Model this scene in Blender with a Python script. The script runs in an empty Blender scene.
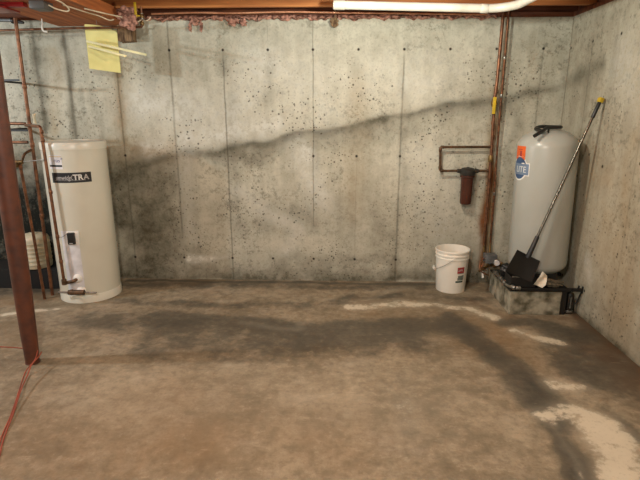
import bpy, bmesh, math, random
import numpy as np
from mathutils import Vector, Matrix
random.seed(7)
PI = math.pi
scn = bpy.context.scene
C = scn.collection

# ---------------------------------------------------------------- camera
cd = bpy.data.cameras.new('camera'); cam = bpy.data.objects.new('camera', cd); C.objects.link(cam)
cam.location = (0, 0, 1.6536)
cam.rotation_euler = (PI/2 - .2566, 0, .0358)
cd.sensor_width = 36; cd.lens = 27.72; cd.clip_start = .02
scn.camera = cam

# ---------------------------------------------------------------- world and lights
w = bpy.data.worlds.new('room_air'); scn.world = w; w.use_nodes = True
w.node_tree.nodes['Background'].inputs[0].default_value = (1, .98, .9, 1)
w.node_tree.nodes['Background'].inputs[1].default_value = .20

def lamp(name, kind, loc, power, col, size, target=None, size_y=None):
    ld = bpy.data.lights.new(name, kind); ld.energy = power; ld.color = col
    if kind == 'AREA':
        ld.size = size
        if size_y: ld.shape = 'RECTANGLE'; ld.size_y = size_y
    else: ld.shadow_soft_size = size
    o = bpy.data.objects.new(name, ld); C.objects.link(o); o.location = loc
    if target:
        o.rotation_euler = (Vector(target)-Vector(loc)).to_track_quat('-Z', 'Y').to_euler()
    return o
lamp('ceiling_bulb', 'POINT', (.30, 3.15, 2.30), 34, (1, .985, .86), .045)
lamp('far_bulb', 'POINT', (-4.4, 2.7, 2.1), 92, (.86, .95, 1), .06)
lamp('rear_bulb', 'POINT', (-.5, .3, 2.35), 90, (1, .985, .90), .07)

scn.view_settings.view_transform = 'Standard'; scn.view_settings.look = 'None'
scn.view_settings.gamma = 1; scn.view_settings.use_curve_mapping = False
scn.view_settings.exposure = 1.0

# ---------------------------------------------------------------- materials
def s2l(c):
    return tuple(((v/255)/12.92 if v/255 <= .04045 else ((v/255+.055)/1.055)**2.4) for v in c)
def mat(name, rgb, rough=.5, metal=0, rgb2=None, scale=8, detail=4, bump=0, lo=.35, hi=.65, stretch=None, spec=None, alpha=None):
    m = bpy.data.materials.new(name); m.use_nodes = True
    nt = m.node_tree; b = nt.nodes['Principled BSDF']
    b.inputs['Roughness'].default_value = rough; b.inputs['Metallic'].default_value = metal
    b.inputs['Base Color'].default_value = (*s2l(rgb), 1)
    if spec is not None: b.inputs['Specular IOR Level'].default_value = spec
    if rgb2 is None: rgb2 = tuple(v*.86 for v in rgb)
    tc = nt.nodes.new('ShaderNodeTexCoord'); mp = nt.nodes.new('ShaderNodeMapping')
    if stretch: mp.inputs['Scale'].default_value = stretch
    nt.links.new(tc.outputs['Object'], mp.inputs['Vector'])
    n = nt.nodes.new('ShaderNodeTexNoise'); n.inputs['Scale'].default_value = scale; n.inputs['Detail'].default_value = detail
    nt.links.new(mp.outputs[0], n.inputs['Vector'])
    r = nt.nodes.new('ShaderNodeValToRGB')
    r.color_ramp.elements[0].position = lo; r.color_ramp.elements[0].color = (*s2l(rgb2), 1)
    r.color_ramp.elements[1].position = hi; r.color_ramp.elements[1].color = (*s2l(rgb), 1)
    nt.links.new(n.outputs['Fac'], r.inputs[0]); nt.links.new(r.outputs[0], b.inputs['Base Color'])
    if bump:
        bp = nt.nodes.new('ShaderNodeBump'); bp.inputs['Strength'].default_value = bump; bp.inputs['Distance'].default_value = .01
        nt.links.new(n.outputs['Fac'], bp.inputs['Height']); nt.links.new(bp.outputs[0], b.inputs['Normal'])
    return m

class N:
    """tiny node-math helper"""
    def __init__(s, nt): s.nt = nt
    def val(s, sock, v):
        if isinstance(v, (int, float)): sock.default_value = v
        elif isinstance(v, tuple): sock.default_value = v
        else: s.nt.links.new(v, sock)
    def m(s, op, a, b=0.0, c=None, clamp=False):
        n = s.nt.nodes.new('ShaderNodeMath'); n.operation = op; n.use_clamp = clamp
        s.val(n.inputs[0], a); s.val(n.inputs[1], b)
        if c is not None: s.val(n.inputs[2], c)
        return n.outputs[0]
    def noise(s, vec, scale, detail=4, rough=.55, stretch=None):
        if stretch:
            mp = s.nt.nodes.new('ShaderNodeMapping'); mp.inputs['Scale'].default_value = stretch
            s.nt.links.new(vec, mp.inputs[0]); vec = mp.outputs[0]
        n = s.nt.nodes.new('ShaderNodeTexNoise'); n.inputs['Scale'].default_value = scale
        n.inputs['Detail'].default_value = detail; n.inputs['Roughness'].default_value = rough
        s.nt.links.new(vec, n.inputs['Vector']); return n.outputs['Fac']
    def step(s, v, a, b):
        n = s.nt.nodes.new('ShaderNodeMapRange'); n.interpolation_type = 'SMOOTHSTEP'
        s.val(n.inputs['Value'], v); n.inputs['From Min'].default_value = a; n.inputs['From Max'].default_value = b
        return n.outputs['Result']
    def mix(s, f, a, b):
        n = s.nt.nodes.new('ShaderNodeMix'); n.data_type = 'RGBA'
        s.val(n.inputs[0], f)
        for i, v in ((6, a), (7, b)):
            if isinstance(v, tuple): n.inputs[i].default_value = (*s2l(v), 1)
            else: s.nt.links.new(v, n.inputs[i])
        return n.outputs[2]
    def attr(s, name):
        n = s.nt.nodes.new('ShaderNodeAttribute'); n.attribute_name = name; return n.outputs['Fac']
    def voronoi(s, vec, scale, out='Distance'):
        n = s.nt.nodes.new('ShaderNodeTexVoronoi'); n.inputs['Scale'].default_value = scale
        s.nt.links.new(vec, n.inputs['Vector']); return n

def concrete_wall(name, axis, seams, holes, zrows, base, base2, dark, brown, light):
    """poured concrete: form seams, tie holes, bug holes, stains and dark areas (the last two come from mesh attributes)"""
    m = bpy.data.materials.new(name); m.use_nodes = True; nt = m.node_tree; b = nt.nodes['Principled BSDF']
    q = N(nt); tc = nt.nodes.new('ShaderNodeTexCoord'); vec = tc.outputs['Object']
    sp = nt.nodes.new('ShaderNodeSeparateXYZ'); nt.links.new(vec, sp.inputs[0])
    u = sp.outputs[axis]; z = sp.outputs[2]
    n1 = q.noise(vec, 1.3, 5, .6); n2 = q.noise(vec, 9, 6, .65); n3 = q.noise(vec, 60, 3, .6)
    ns = q.noise(vec, 3.5, 4, .6, stretch=(3.5, 3.5, .35))
    f = q.m('ADD', q.m('MULTIPLY', n1, .45), q.m('ADD', q.m('MULTIPLY', n2, .3), q.m('MULTIPLY', ns, .25)))
    col = q.mix(q.step(f, .36, .64), base2, base)
    col = q.mix(q.m('MULTIPLY', q.step(n3, .5, .72), .22), col, dark)
    nm = q.noise(vec, 24, 5, .7); big = q.noise(vec, 1.7, 3)
    col = q.mix(q.m('MULTIPLY', q.step(nm, .50, .64), q.m('ADD', .12, q.m('MULTIPLY', q.step(big, .4, .65), .38))), col, dark)
    col = q.mix(q.m('MULTIPLY', q.step(nm, .5, .36), .0), col, light)
    # stains and dark areas
    det = q.m('ADD', .25, q.m('ADD', q.m('MULTIPLY', n2, .8), q.m('MULTIPLY', nm, .8)))
    fb = q.m('MULTIPLY', q.attr('brown'), det, clamp=True)
    col = q.mix(fb, col, brown)
    fd = q.m('MULTIPLY', q.m('MULTIPLY', q.attr('dark'), det), .9, clamp=True)
    col = q.mix(fd, col, dark)
    col = q.mix(q.m('MULTIPLY', q.attr('rust'), det, clamp=True), col, (122, 74, 40))
    col = q.mix(q.m('MULTIPLY', q.attr('near_black'), det, clamp=True), col, (26, 28, 22))
    fl = q.m('MULTIPLY', q.attr('light'), q.m('ADD', .45, q.m('MULTIPLY', q.step(nm, .4, .6), .8)), clamp=True)
    col = q.mix(fl, col, light)
    # form seams
    wob = q.m('MULTIPLY', q.m('SUBTRACT', q.noise(vec, 3, 3), .5), .02)
    acc = None
    uw = q.m('ADD', u, wob)
    for (s, wd, st, z0, z1) in seams:
        d = q.m('ABSOLUTE', q.m('SUBTRACT', uw, s))
        k = q.m('MULTIPLY', q.m('SUBTRACT', 1, q.step(d, wd*.1, wd*1.3)), st)
        if z0 > 0: k = q.m('MULTIPLY', k, q.step(z, z0, z0+.15))
        if z1 < 2.4: k = q.m('MULTIPLY', k, q.m('SUBTRACT', 1, q.step(z, z1-.15, z1)))
        acc = k if acc is None else q.m('MAXIMUM', acc, k)
    seam = q.m('MULTIPLY', acc, q.m('ADD', .35, q.m('MULTIPLY', q.noise(vec, 14, 3), 1.1)), clamp=True)
    col = q.mix(q.m('MULTIPLY', seam, .55), col, (74, 68, 56))
    # bug holes
    gate = q.m('MULTIPLY', q.step(q.noise(vec, 2.3, 2), .40, .62), q.m('SUBTRACT', 1, q.step(z, 1.95, 2.25)))
    bh = None
    for sc_, th in ((20, .20), (36, .22)):
        v = q.voronoi(vec, sc_)
        spc = nt.nodes.new('ShaderNodeSeparateColor'); nt.links.new(v.outputs['Color'], spc.inputs[0])
        rad = q.m('ADD', .05, q.m('MULTIPLY', q.step(spc.outputs[1], .1, 1.0), th*.7))
        h = q.m('SUBTRACT', 1, q.step(q.m('SUBTRACT', v.outputs['Distance'], rad), -.03, .05))
        h = q.m('MULTIPLY', h, q.step(spc.outputs[0], .30, .36))
        h = q.m('MULTIPLY', h, gate)
        bh = h if bh is None else q.m('MAXIMUM', bh, h)
    col = q.mix(q.m('MULTIPLY', bh, .78), col, (62, 56, 46))
    # tie holes
    th = None
    for (s, zz) in holes:
        dx = q.m('SUBTRACT', u, s); dz = q.m('SUBTRACT', z, zz)
        d = q.m('SQRT', q.m('ADD', q.m('MULTIPLY', dx, dx), q.m('MULTIPLY', dz, dz)))
        k = q.m('SUBTRACT', 1, q.step(d, .006, .017)); th = k if th is None else q.m('MAXIMUM', th, k)
    col = q.mix(q.m('MULTIPLY', th, .93), col, (34, 24, 18))
    nt.links.new(col, b.inputs['Base Color'])
    b.inputs['Roughness'].default_value = .88; b.inputs['Specular IOR Level'].default_value = .25
    bp = nt.nodes.new('ShaderNodeBump'); bp.inputs['Strength'].default_value = .35; bp.inputs['Distance'].default_value = .006
    hgt = q.m('SUBTRACT', q.m('MULTIPLY', n2, .6), q.m('ADD', bh, q.m('ADD', th, seam)))
    nt.links.new(hgt, bp.inputs['Height']); nt.links.new(bp.outputs[0], b.inputs['Normal'])
    return m

def concrete_floor(name):
    m = bpy.data.materials.new(name); m.use_nodes = True; nt = m.node_tree; b = nt.nodes['Principled BSDF']
    q = N(nt); tc = nt.nodes.new('ShaderNodeTexCoord'); vec = tc.outputs['Object']
    n1 = q.noise(vec, .9, 5, .6); n2 = q.noise(vec, 6, 7, .68); n3 = q.noise(vec, 45, 4, .6); n4 = q.noise(vec, 2.6, 6, .7); n5 = q.noise(vec, 16, 6, .72)
    f = q.m('ADD', q.m('MULTIPLY', n1, .4), q.m('ADD', q.m('MULTIPLY', n2, .3), q.m('MULTIPLY', n4, .3)))
    col = q.mix(q.step(f, .38, .62), (112, 101, 81), (160, 147, 123))
    col = q.mix(q.m('MULTIPLY', q.step(n4, .5, .7), .35), col, (146, 138, 124))
    det = q.m('ADD', .15, q.m('ADD', q.m('MULTIPLY', n2, .9), q.m('MULTIPLY', n5, .8)))
    col = q.mix(q.m('MULTIPLY', q.step(n5, .46, .64), .38), col, (88, 80, 64))
    col = q.mix(q.m('MULTIPLY', q.step(n5, .46, .34), .22), col, (196, 184, 160))
    col = q.mix(q.m('MULTIPLY', q.m('MULTIPLY', q.attr('brown'), det), .8, clamp=True), col, (122, 98, 68))
    dd = q.m('MULTIPLY', q.attr('dark'), det)
    dd = q.m('ADD', q.m('MULTIPLY', dd, .5), q.m('MULTIPLY', q.step(dd, .16, .52), .42), clamp=True)
    col = q.mix(dd, col, (66, 64, 56))
    col = q.mix(q.m('MULTIPLY', q.attr('rust'), det, clamp=True), col, (96, 72, 50))
    col = q.mix(q.m('MULTIPLY', q.attr('near_black'), det, clamp=True), col, (26, 26, 22))
    col = q.mix(q.m('ADD', q.m('MULTIPLY', q.attr('light'), .30), q.m('MULTIPLY', q.step(q.m('MULTIPLY', q.attr('light'), q.m('ADD', -.75, q.m('ADD', q.m('MULTIPLY', n2, 1.0), q.m('MULTIPLY', n5, 2.6)))), .45, .85), .62), clamp=True), col, (208, 200, 178))
    col = q.mix(q.m('MULTIPLY', q.step(n3, .55, .75), .25), col, (84, 72, 56))
    # fine trowel scratches
    sc_ = q.noise(vec, 7, 5, .7, stretch=(1, 7, 1)); col = q.mix(q.m('MULTIPLY', q.step(sc_, .6, .72), .16), col, (205, 190, 165))
    nt.links.new(col, b.inputs['Base Color'])
    r = q.m('SUBTRACT', .78, q.m('MULTIPLY', q.attr('dark'), .18)); nt.links.new(r, b.inputs['Roughness'])
    b.inputs['Specular IOR Level'].default_value = .35
    bp = nt.nodes.new('ShaderNodeBump'); bp.inputs['Strength'].default_value = .25; bp.inputs['Distance'].default_value = .006
    nt.links.new(q.m('ADD', n2, q.m('MULTIPLY', n3, .3)), bp.inputs['Height']); nt.links.new(bp.outputs[0], b.inputs['Normal'])
    return m

M = {}
M['copper'] = mat('copper', (138, 94, 66), .42, .6, (90, 60, 42), 22, bump=.1)
M['copper_dull'] = mat('copper_dull', (140, 92, 62), .5, .55, (86, 60, 42), 30)
M['copper_dark'] = mat('copper_dark', (112, 84, 60), .5, .55, (70, 54, 38), 30)
M['copper_bright'] = mat('copper_bright', (224, 164, 128), .35, .5, (190, 130, 98), 20)
M['brass'] = mat('brass', (150, 120, 74), .45, .7, (92, 72, 44), 40)
M['yellow'] = mat('yellow_vinyl', (226, 190, 44), .45)
M['post'] = mat('post_paint', (94, 52, 34), .5, 0, (66, 40, 32), 14, lo=.3, hi=.6, bump=.1)
M['heater'] = mat('heater_enamel', (214, 212, 196), .26, 0, (207, 204, 188), 3)
M['heater_cap'] = mat('heater_cap_enamel', (220, 218, 204), .32, 0, (210, 207, 192), 3)
M['white'] = mat('white_plastic', (238, 234, 226), .4, 0, (228, 224, 214), 5)
M['bucket'] = mat('bucket_plastic', (240, 236, 224), .38, 0, (230, 225, 212), 6)
M['black'] = mat('black_plastic', (32, 31, 30), .42, 0, (24, 23, 22), 12)
M['black_label'] = mat('black_label', (38, 38, 40), .4)
M['text_white'] = mat('text_white', (240, 238, 232), .5)
M['text_grey'] = mat('text_grey', (188, 184, 180), .5)
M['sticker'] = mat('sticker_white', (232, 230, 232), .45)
M['purple'] = mat('sticker_purple', (86, 80, 134), .5)
M['red'] = mat('sticker_red', (176, 62, 60), .5)
M['tank'] = mat('tank_paint', (172, 174, 166), .3, 0, (168, 168, 158), 4)
M['orange'] = mat('orange_sticker', (238, 104, 40), .45)
M['blue'] = mat('blue_sticker', (60, 88, 126), .45)
M['blue_pale'] = mat('blue_pale_sticker', (120, 140, 164), .45)
M['steel'] = mat('brushed_steel', (170, 166, 158), .3, .85, (120, 116, 108), 30)
M['crate_black'] = mat('crate_black', (14, 14, 13), .8)
M['shaft'] = mat('dull_shaft', (116, 112, 102), .25, .9, (92, 88, 80), 12)
M['grey_metal'] = mat('grey_metal', (120, 122, 122), .45, .4, (92, 94, 94), 20)
M['filter_brown'] = mat('filter_sump_brown', (78, 42, 30), .25, 0, (66, 34, 24), 9)
M['filter_cap'] = mat('filter_cap_dark', (48, 45, 40), .4)
M['block'] = mat('mossy_concrete', (168, 162, 142), .92, 0, (88, 84, 66), 12, 7, .5, .35, .62)
M['black_plate'] = mat('black_plate', (30, 27, 24), .5, 0, (16, 14, 13), 18)
M['paper'] = mat('crumpled_paper', (236, 228, 212), .7, 0, (206, 194, 172), 18)
M['rag'] = mat('grimy_cloth', (120, 108, 88), .9, 0, (72, 64, 50), 22, bump=.6)
M['yellow_foam'] = mat('yellow_foam', (240, 232, 158), .75, 0, (228, 219, 142), 8)
M['stick'] = mat('stick_pale', (252, 244, 190), .7)
M['print_green'] = mat('print_green', (70, 84, 72), .5)
M['cream'] = mat('cream_plastic', (218, 210, 182), .5, 0, (190, 180, 150), 10)
M['pink'] = mat('pink_fibreglass', (212, 158, 138), .95, 0, (96, 62, 48), 30, 6, .8)
M['wood'] = mat('joist_wood', (206, 136, 76), .75, 0, (150, 84, 40), 5, 6, .2, .3, .7, stretch=(.35, 5, 5))
M['wood_y'] = mat('girder_wood', (196, 118, 62), .72, 0, (136, 70, 32), 5, 6, .2, .3, .7, stretch=(5, .4, 5))
M['wood_dark'] = mat('sill_wood', (132, 76, 46), .8, 0, (74, 40, 26), 6, 5, .3, .3, .7, stretch=(.6, 4, 4))
M['rot'] = mat('weathered_wood', (150, 122, 90), .9, 0, (70, 46, 30), 18, 6, .6, stretch=(3, 3, .6))
M['pvc'] = mat('pvc_white', (234, 228, 214), .35, 0, (214, 206, 188), 7)
M['box_grey'] = mat('box_grey', (104, 102, 98), .45, .5, (100, 96, 92), 14)
M['cable'] = mat('cable_white', (232, 216, 186), .5)
M['cord'] = mat('cord_orange', (158, 74, 50), .5)
M['red_metal'] = mat('red_paint', (150, 26, 28), .3)
M['dark_can'] = mat('dark_can', (96, 94, 92), .18, .9, (60, 58, 56), 6)

# ---------------------------------------------------------------- geometry helpers
def obj(name, bm, m, parent=None, smooth=True, ang=40):
    me = bpy.data.meshes.new(name); bm.normal_update(); bm.to_mesh(me); bm.free()
    if m: me.materials.append(m)
    if smooth:
        for p in me.polygons: p.use_smooth = True
        me.set_sharp_from_angle(angle=math.radians(ang))
    o = bpy.data.objects.new(name, me); C.objects.link(o)
    if parent:
        o.parent = parent; me.transform(Matrix.Translation(-Vector(root_loc(parent))))
    return o
def root_loc(o):
    v = Vector((0, 0, 0))
    while o: v = v + o.location; o = o.parent
    return v
def thing(name, label, cat, loc, group=None):
    o = bpy.data.objects.new(name, None); C.objects.link(o); o.location = loc; o.empty_display_size = .05
    o['label'] = label; o['category'] = cat
    if group: o['group'] = group
    return o
def tag(o, label, cat, group=None):
    """single-mesh thing: move its origin to the middle of its foot"""
    o['label'] = label; o['category'] = cat
    if group: o['group'] = group
    vs = [v.co for v in o.data.vertices]
    c = Vector(((min(v.x for v in vs)+max(v.x for v in vs))/2, (min(v.y for v in vs)+max(v.y for v in vs))/2, min(v.z for v in vs)))
    o.data.transform(Matrix.Translation(-c)); o.location = c
    return o
def struct(name, bm, m, smooth=False):
    o = obj(name, bm, m, None, smooth); o['kind'] = 'structure'; return o

def box(bm, lo, hi, bev=0, mtx=None, seg=2):
    r = bmesh.ops.create_cube(bm, size=1)
    vs = r['verts']
    for v in vs:
        v.co = Vector([lo[i] + (v.co[i]+.5)*(hi[i]-lo[i]) for i in range(3)])
    if bev:
        es = list({e for v in vs for e in v.link_edges})
        rr = bmesh.ops.bevel(bm, geom=es, offset=bev, segments=seg, affect='EDGES', profile=.6)
        vs = list({v for f in rr['faces'] for v in f.verts} | {v for v in vs if v.is_valid})
    if mtx is not None:
        for v in vs: v.co = mtx @ v.co
    return vs
def lathe(bm, prof, c=(0, 0, 0), n=40, mtx=None, cap=(True, True)):
    """prof: list of (r, z)"""
    rings = []
    for r, z in prof:
        ring = []
        for i in range(n):
            a = 2*PI*i/n; p = Vector((r*math.cos(a), r*math.sin(a), z))
            if mtx is not None: p = mtx @ p
            ring.append(bm.verts.new(p + Vector(c)))
        rings.append(ring)
    for a, b in zip(rings, rings[1:]):
        for i in range(n): bm.faces.new((a[i], a[(i+1) % n], b[(i+1) % n], b[i]))
    if cap[0]: bm.faces.new(rings[0][::-1])
    if cap[1]: bm.faces.new(rings[-1])
def smooth_path(pts, r, k=5):
    """fillet the corners of a polyline"""
    pts = [Vector(p) for p in pts]; out = [pts[0]]
    for a, b, c in zip(pts, pts[1:], pts[2:]):
        d1 = (a-b); d2 = (c-b); rr = min(r, d1.length*.45, d2.length*.45)
        p, s = b+d1.normalized()*rr, b+d2.normalized()*rr
        for i in range(k+1):
            t = i/k; out.append((1-t)**2*p+2*t*(1-t)*b+t*t*s)
    out.append(pts[-1]); return out
def catmull(pts, k=8):
    pts = [Vector(p) for p in pts]; P = [pts[0]*2-pts[1]]+pts+[pts[-1]*2-pts[-2]]; out = []
    for i in range(1, len(P)-2):
        for j in range(k):
            t = j/k
            out.append(.5*((2*P[i])+(P[i+1]-P[i-1])*t+(2*P[i-1]-5*P[i]+4*P[i+1]-P[i+2])*t*t+(-P[i-1]+3*P[i]-3*P[i+1]+P[i+2])*t**3))
    out.append(pts[-1]); return out
def tube(bm, pts, r, n=12, fil=None, cap=True):
    pts = smooth_path(pts, fil) if fil else [Vector(p) for p in pts]
    rs = r if isinstance(r, (list, tuple)) else [r]*len(pts)
    d = (pts[1]-pts[0]).normalized(); up = Vector((0, 0, 1)) if abs(d.z) < .9 else Vector((1, 0, 0))
    nrm = (up-d*up.dot(d)).normalized(); rings = []
    for i, p in enumerate(pts):
        if i == 0: t = pts[1]-p
        elif i == len(pts)-1: t = p-pts[i-1]
        else: t = (pts[i+1]-p).normalized()+(p-pts[i-1]).normalized()
        t.normalize(); nrm = (nrm-t*nrm.dot(t)).normalized(); bn = t.cross(nrm)
        rings.append([bm.verts.new(p+(nrm*math.cos(2*PI*j/n)+bn*math.sin(2*PI*j/n))*rs[i]) for j in range(n)])
    for a, b in zip(rings, rings[1:]):
        for j in range(n): bm.faces.new((a[j], a[(j+1) % n], b[(j+1) % n], b[j]))
    if cap: bm.faces.new(rings[0][::-1]); bm.faces.new(rings[-1])
def collar(bm, p, d, r, l):
    """pipe coupling: short thicker sleeve centred on p along d"""
    p = Vector(p); d = Vector(d).normalized()
    tube(bm, [p-d*l/2, p-d*l*.42, p+d*l*.42, p+d*l/2], [r*.9, r, r, r*.9], 14)
def disc_on(bm, c, ang, r, x0, x1, z0, z1, off, nseg=10):
    """curved patch on a cylinder of radius r about c; ang = direction of patch middle; x0..x1 arc length"""
    a0 = None; rows = []
    for k in range(nseg+1):
        s = x0+(x1-x0)*k/nseg; a = ang + s/r
        rows.append([Vector((c[0]+(r+o)*math.cos(a), c[1]+(r+o)*math.sin(a), z)) for (o, z) in ((0, z0), (off, z0), (off, z1), (0, z1))])
    vr = [[bm.verts.new(p) for p in row] for row in rows]
    for a, b in zip(vr, vr[1:]):
        for j in range(4): bm.faces.new((a[j], b[j], b[(j+1) % 4], a[(j+1) % 4]))
    bm.faces.new(vr[0]); bm.faces.new(vr[-1][::-1])
    bmesh.ops.recalc_face_normals(bm, faces=bm.faces)
def text_on(name, txt, m, parent, c, ang, r, s0, z0, size, off=.0012, shear=0, sx=1, extr=.0006, bold=0):
    """lettering wrapped on a cylinder; starts at arc length s0, baseline z0"""
    cu = bpy.data.curves.new('lettering', 'FONT'); cu.body = txt; cu.size = size; cu.extrude = extr; cu.shear = shear; cu.offset = bold
    cu.resolution_u = 3
    t = bpy.data.objects.new('lettering', cu); C.objects.link(t)
    dg = bpy.context.evaluated_depsgraph_get(); dg.update()
    me = bpy.data.meshes.new_from_object(t.evaluated_get(dg))
    bpy.data.objects.remove(t)
    base = root_loc(parent)
    for v in me.vertices:
        a = ang+(s0+v.co.x*sx)/r; rr = r+off+v.co.z
        v.co = Vector((c[0]+rr*math.cos(a), c[1]+rr*math.sin(a), z0+v.co.y))-base
    me.materials.clear(); me.materials.append(m)
    o = bpy.data.objects.new(name, me); C.objects.link(o); o.parent = parent
    return o

# ---------------------------------------------------------------- stains and dark areas
rng = np.random.RandomState(3)
GR = rng.rand(6, 96, 96)
def vnoise(x, y, k):
    g = GR[k % 6]; xi = np.floor(x).astype(int); yi = np.floor(y).astype(int); fx = x-xi; fy = y-yi
    fx = fx*fx*(3-2*fx); fy = fy*fy*(3-2*fy)
    a = g[xi % 96, yi % 96]; b = g[(xi+1) % 96, yi % 96]; c = g[xi % 96, (yi+1) % 96]; d = g[(xi+1) % 96, (yi+1) % 96]
    return (a*(1-fx)+b*fx)*(1-fy)+(c*(1-fx)+d*fx)*fy
def fbm(x, y, s, k=0):
    return sum(vnoise(x*s*2**i, y*s*2**i, k+i)*.5**i for i in range(4))/1.875
def stain_fields(u, v, stains, wob=.06):
    wu = u+(fbm(u, v, 3.1, 0)-.5)*wob*2.4; wv = v+(fbm(u, v, 3.1, 3)-.5)*wob*2.4
    F = {'r': np.zeros_like(u), 'k': np.zeros_like(u), 'd': np.zeros_like(u), 'l': np.zeros_like(u), 'b': np.zeros_like(u)}
    tex = np.clip(.55+(fbm(u, v, 7, 1)-.3)*1.3, .2, 1.15)
    for k, st, wd, pts in stains:
        dmin = np.full_like(u, 9e9)
        if len(pts) == 1: pts = pts*2
        for (ax, ay), (bx, by) in zip(pts, pts[1:]):
            dx, dy = bx-ax, by-ay; L = dx*dx+dy*dy+1e-9
            t = np.clip(((wu-ax)*dx+(wv-ay)*dy)/L, 0, 1)
            dmin = np.minimum(dmin, np.hypot(wu-ax-t*dx, wv-ay-t*dy))
        f = st*np.exp(-(dmin/wd)**2.4)*tex
        F[k] = 1-(1-F[k])*(1-np.clip(f, 0, 1))
    return F
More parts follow.
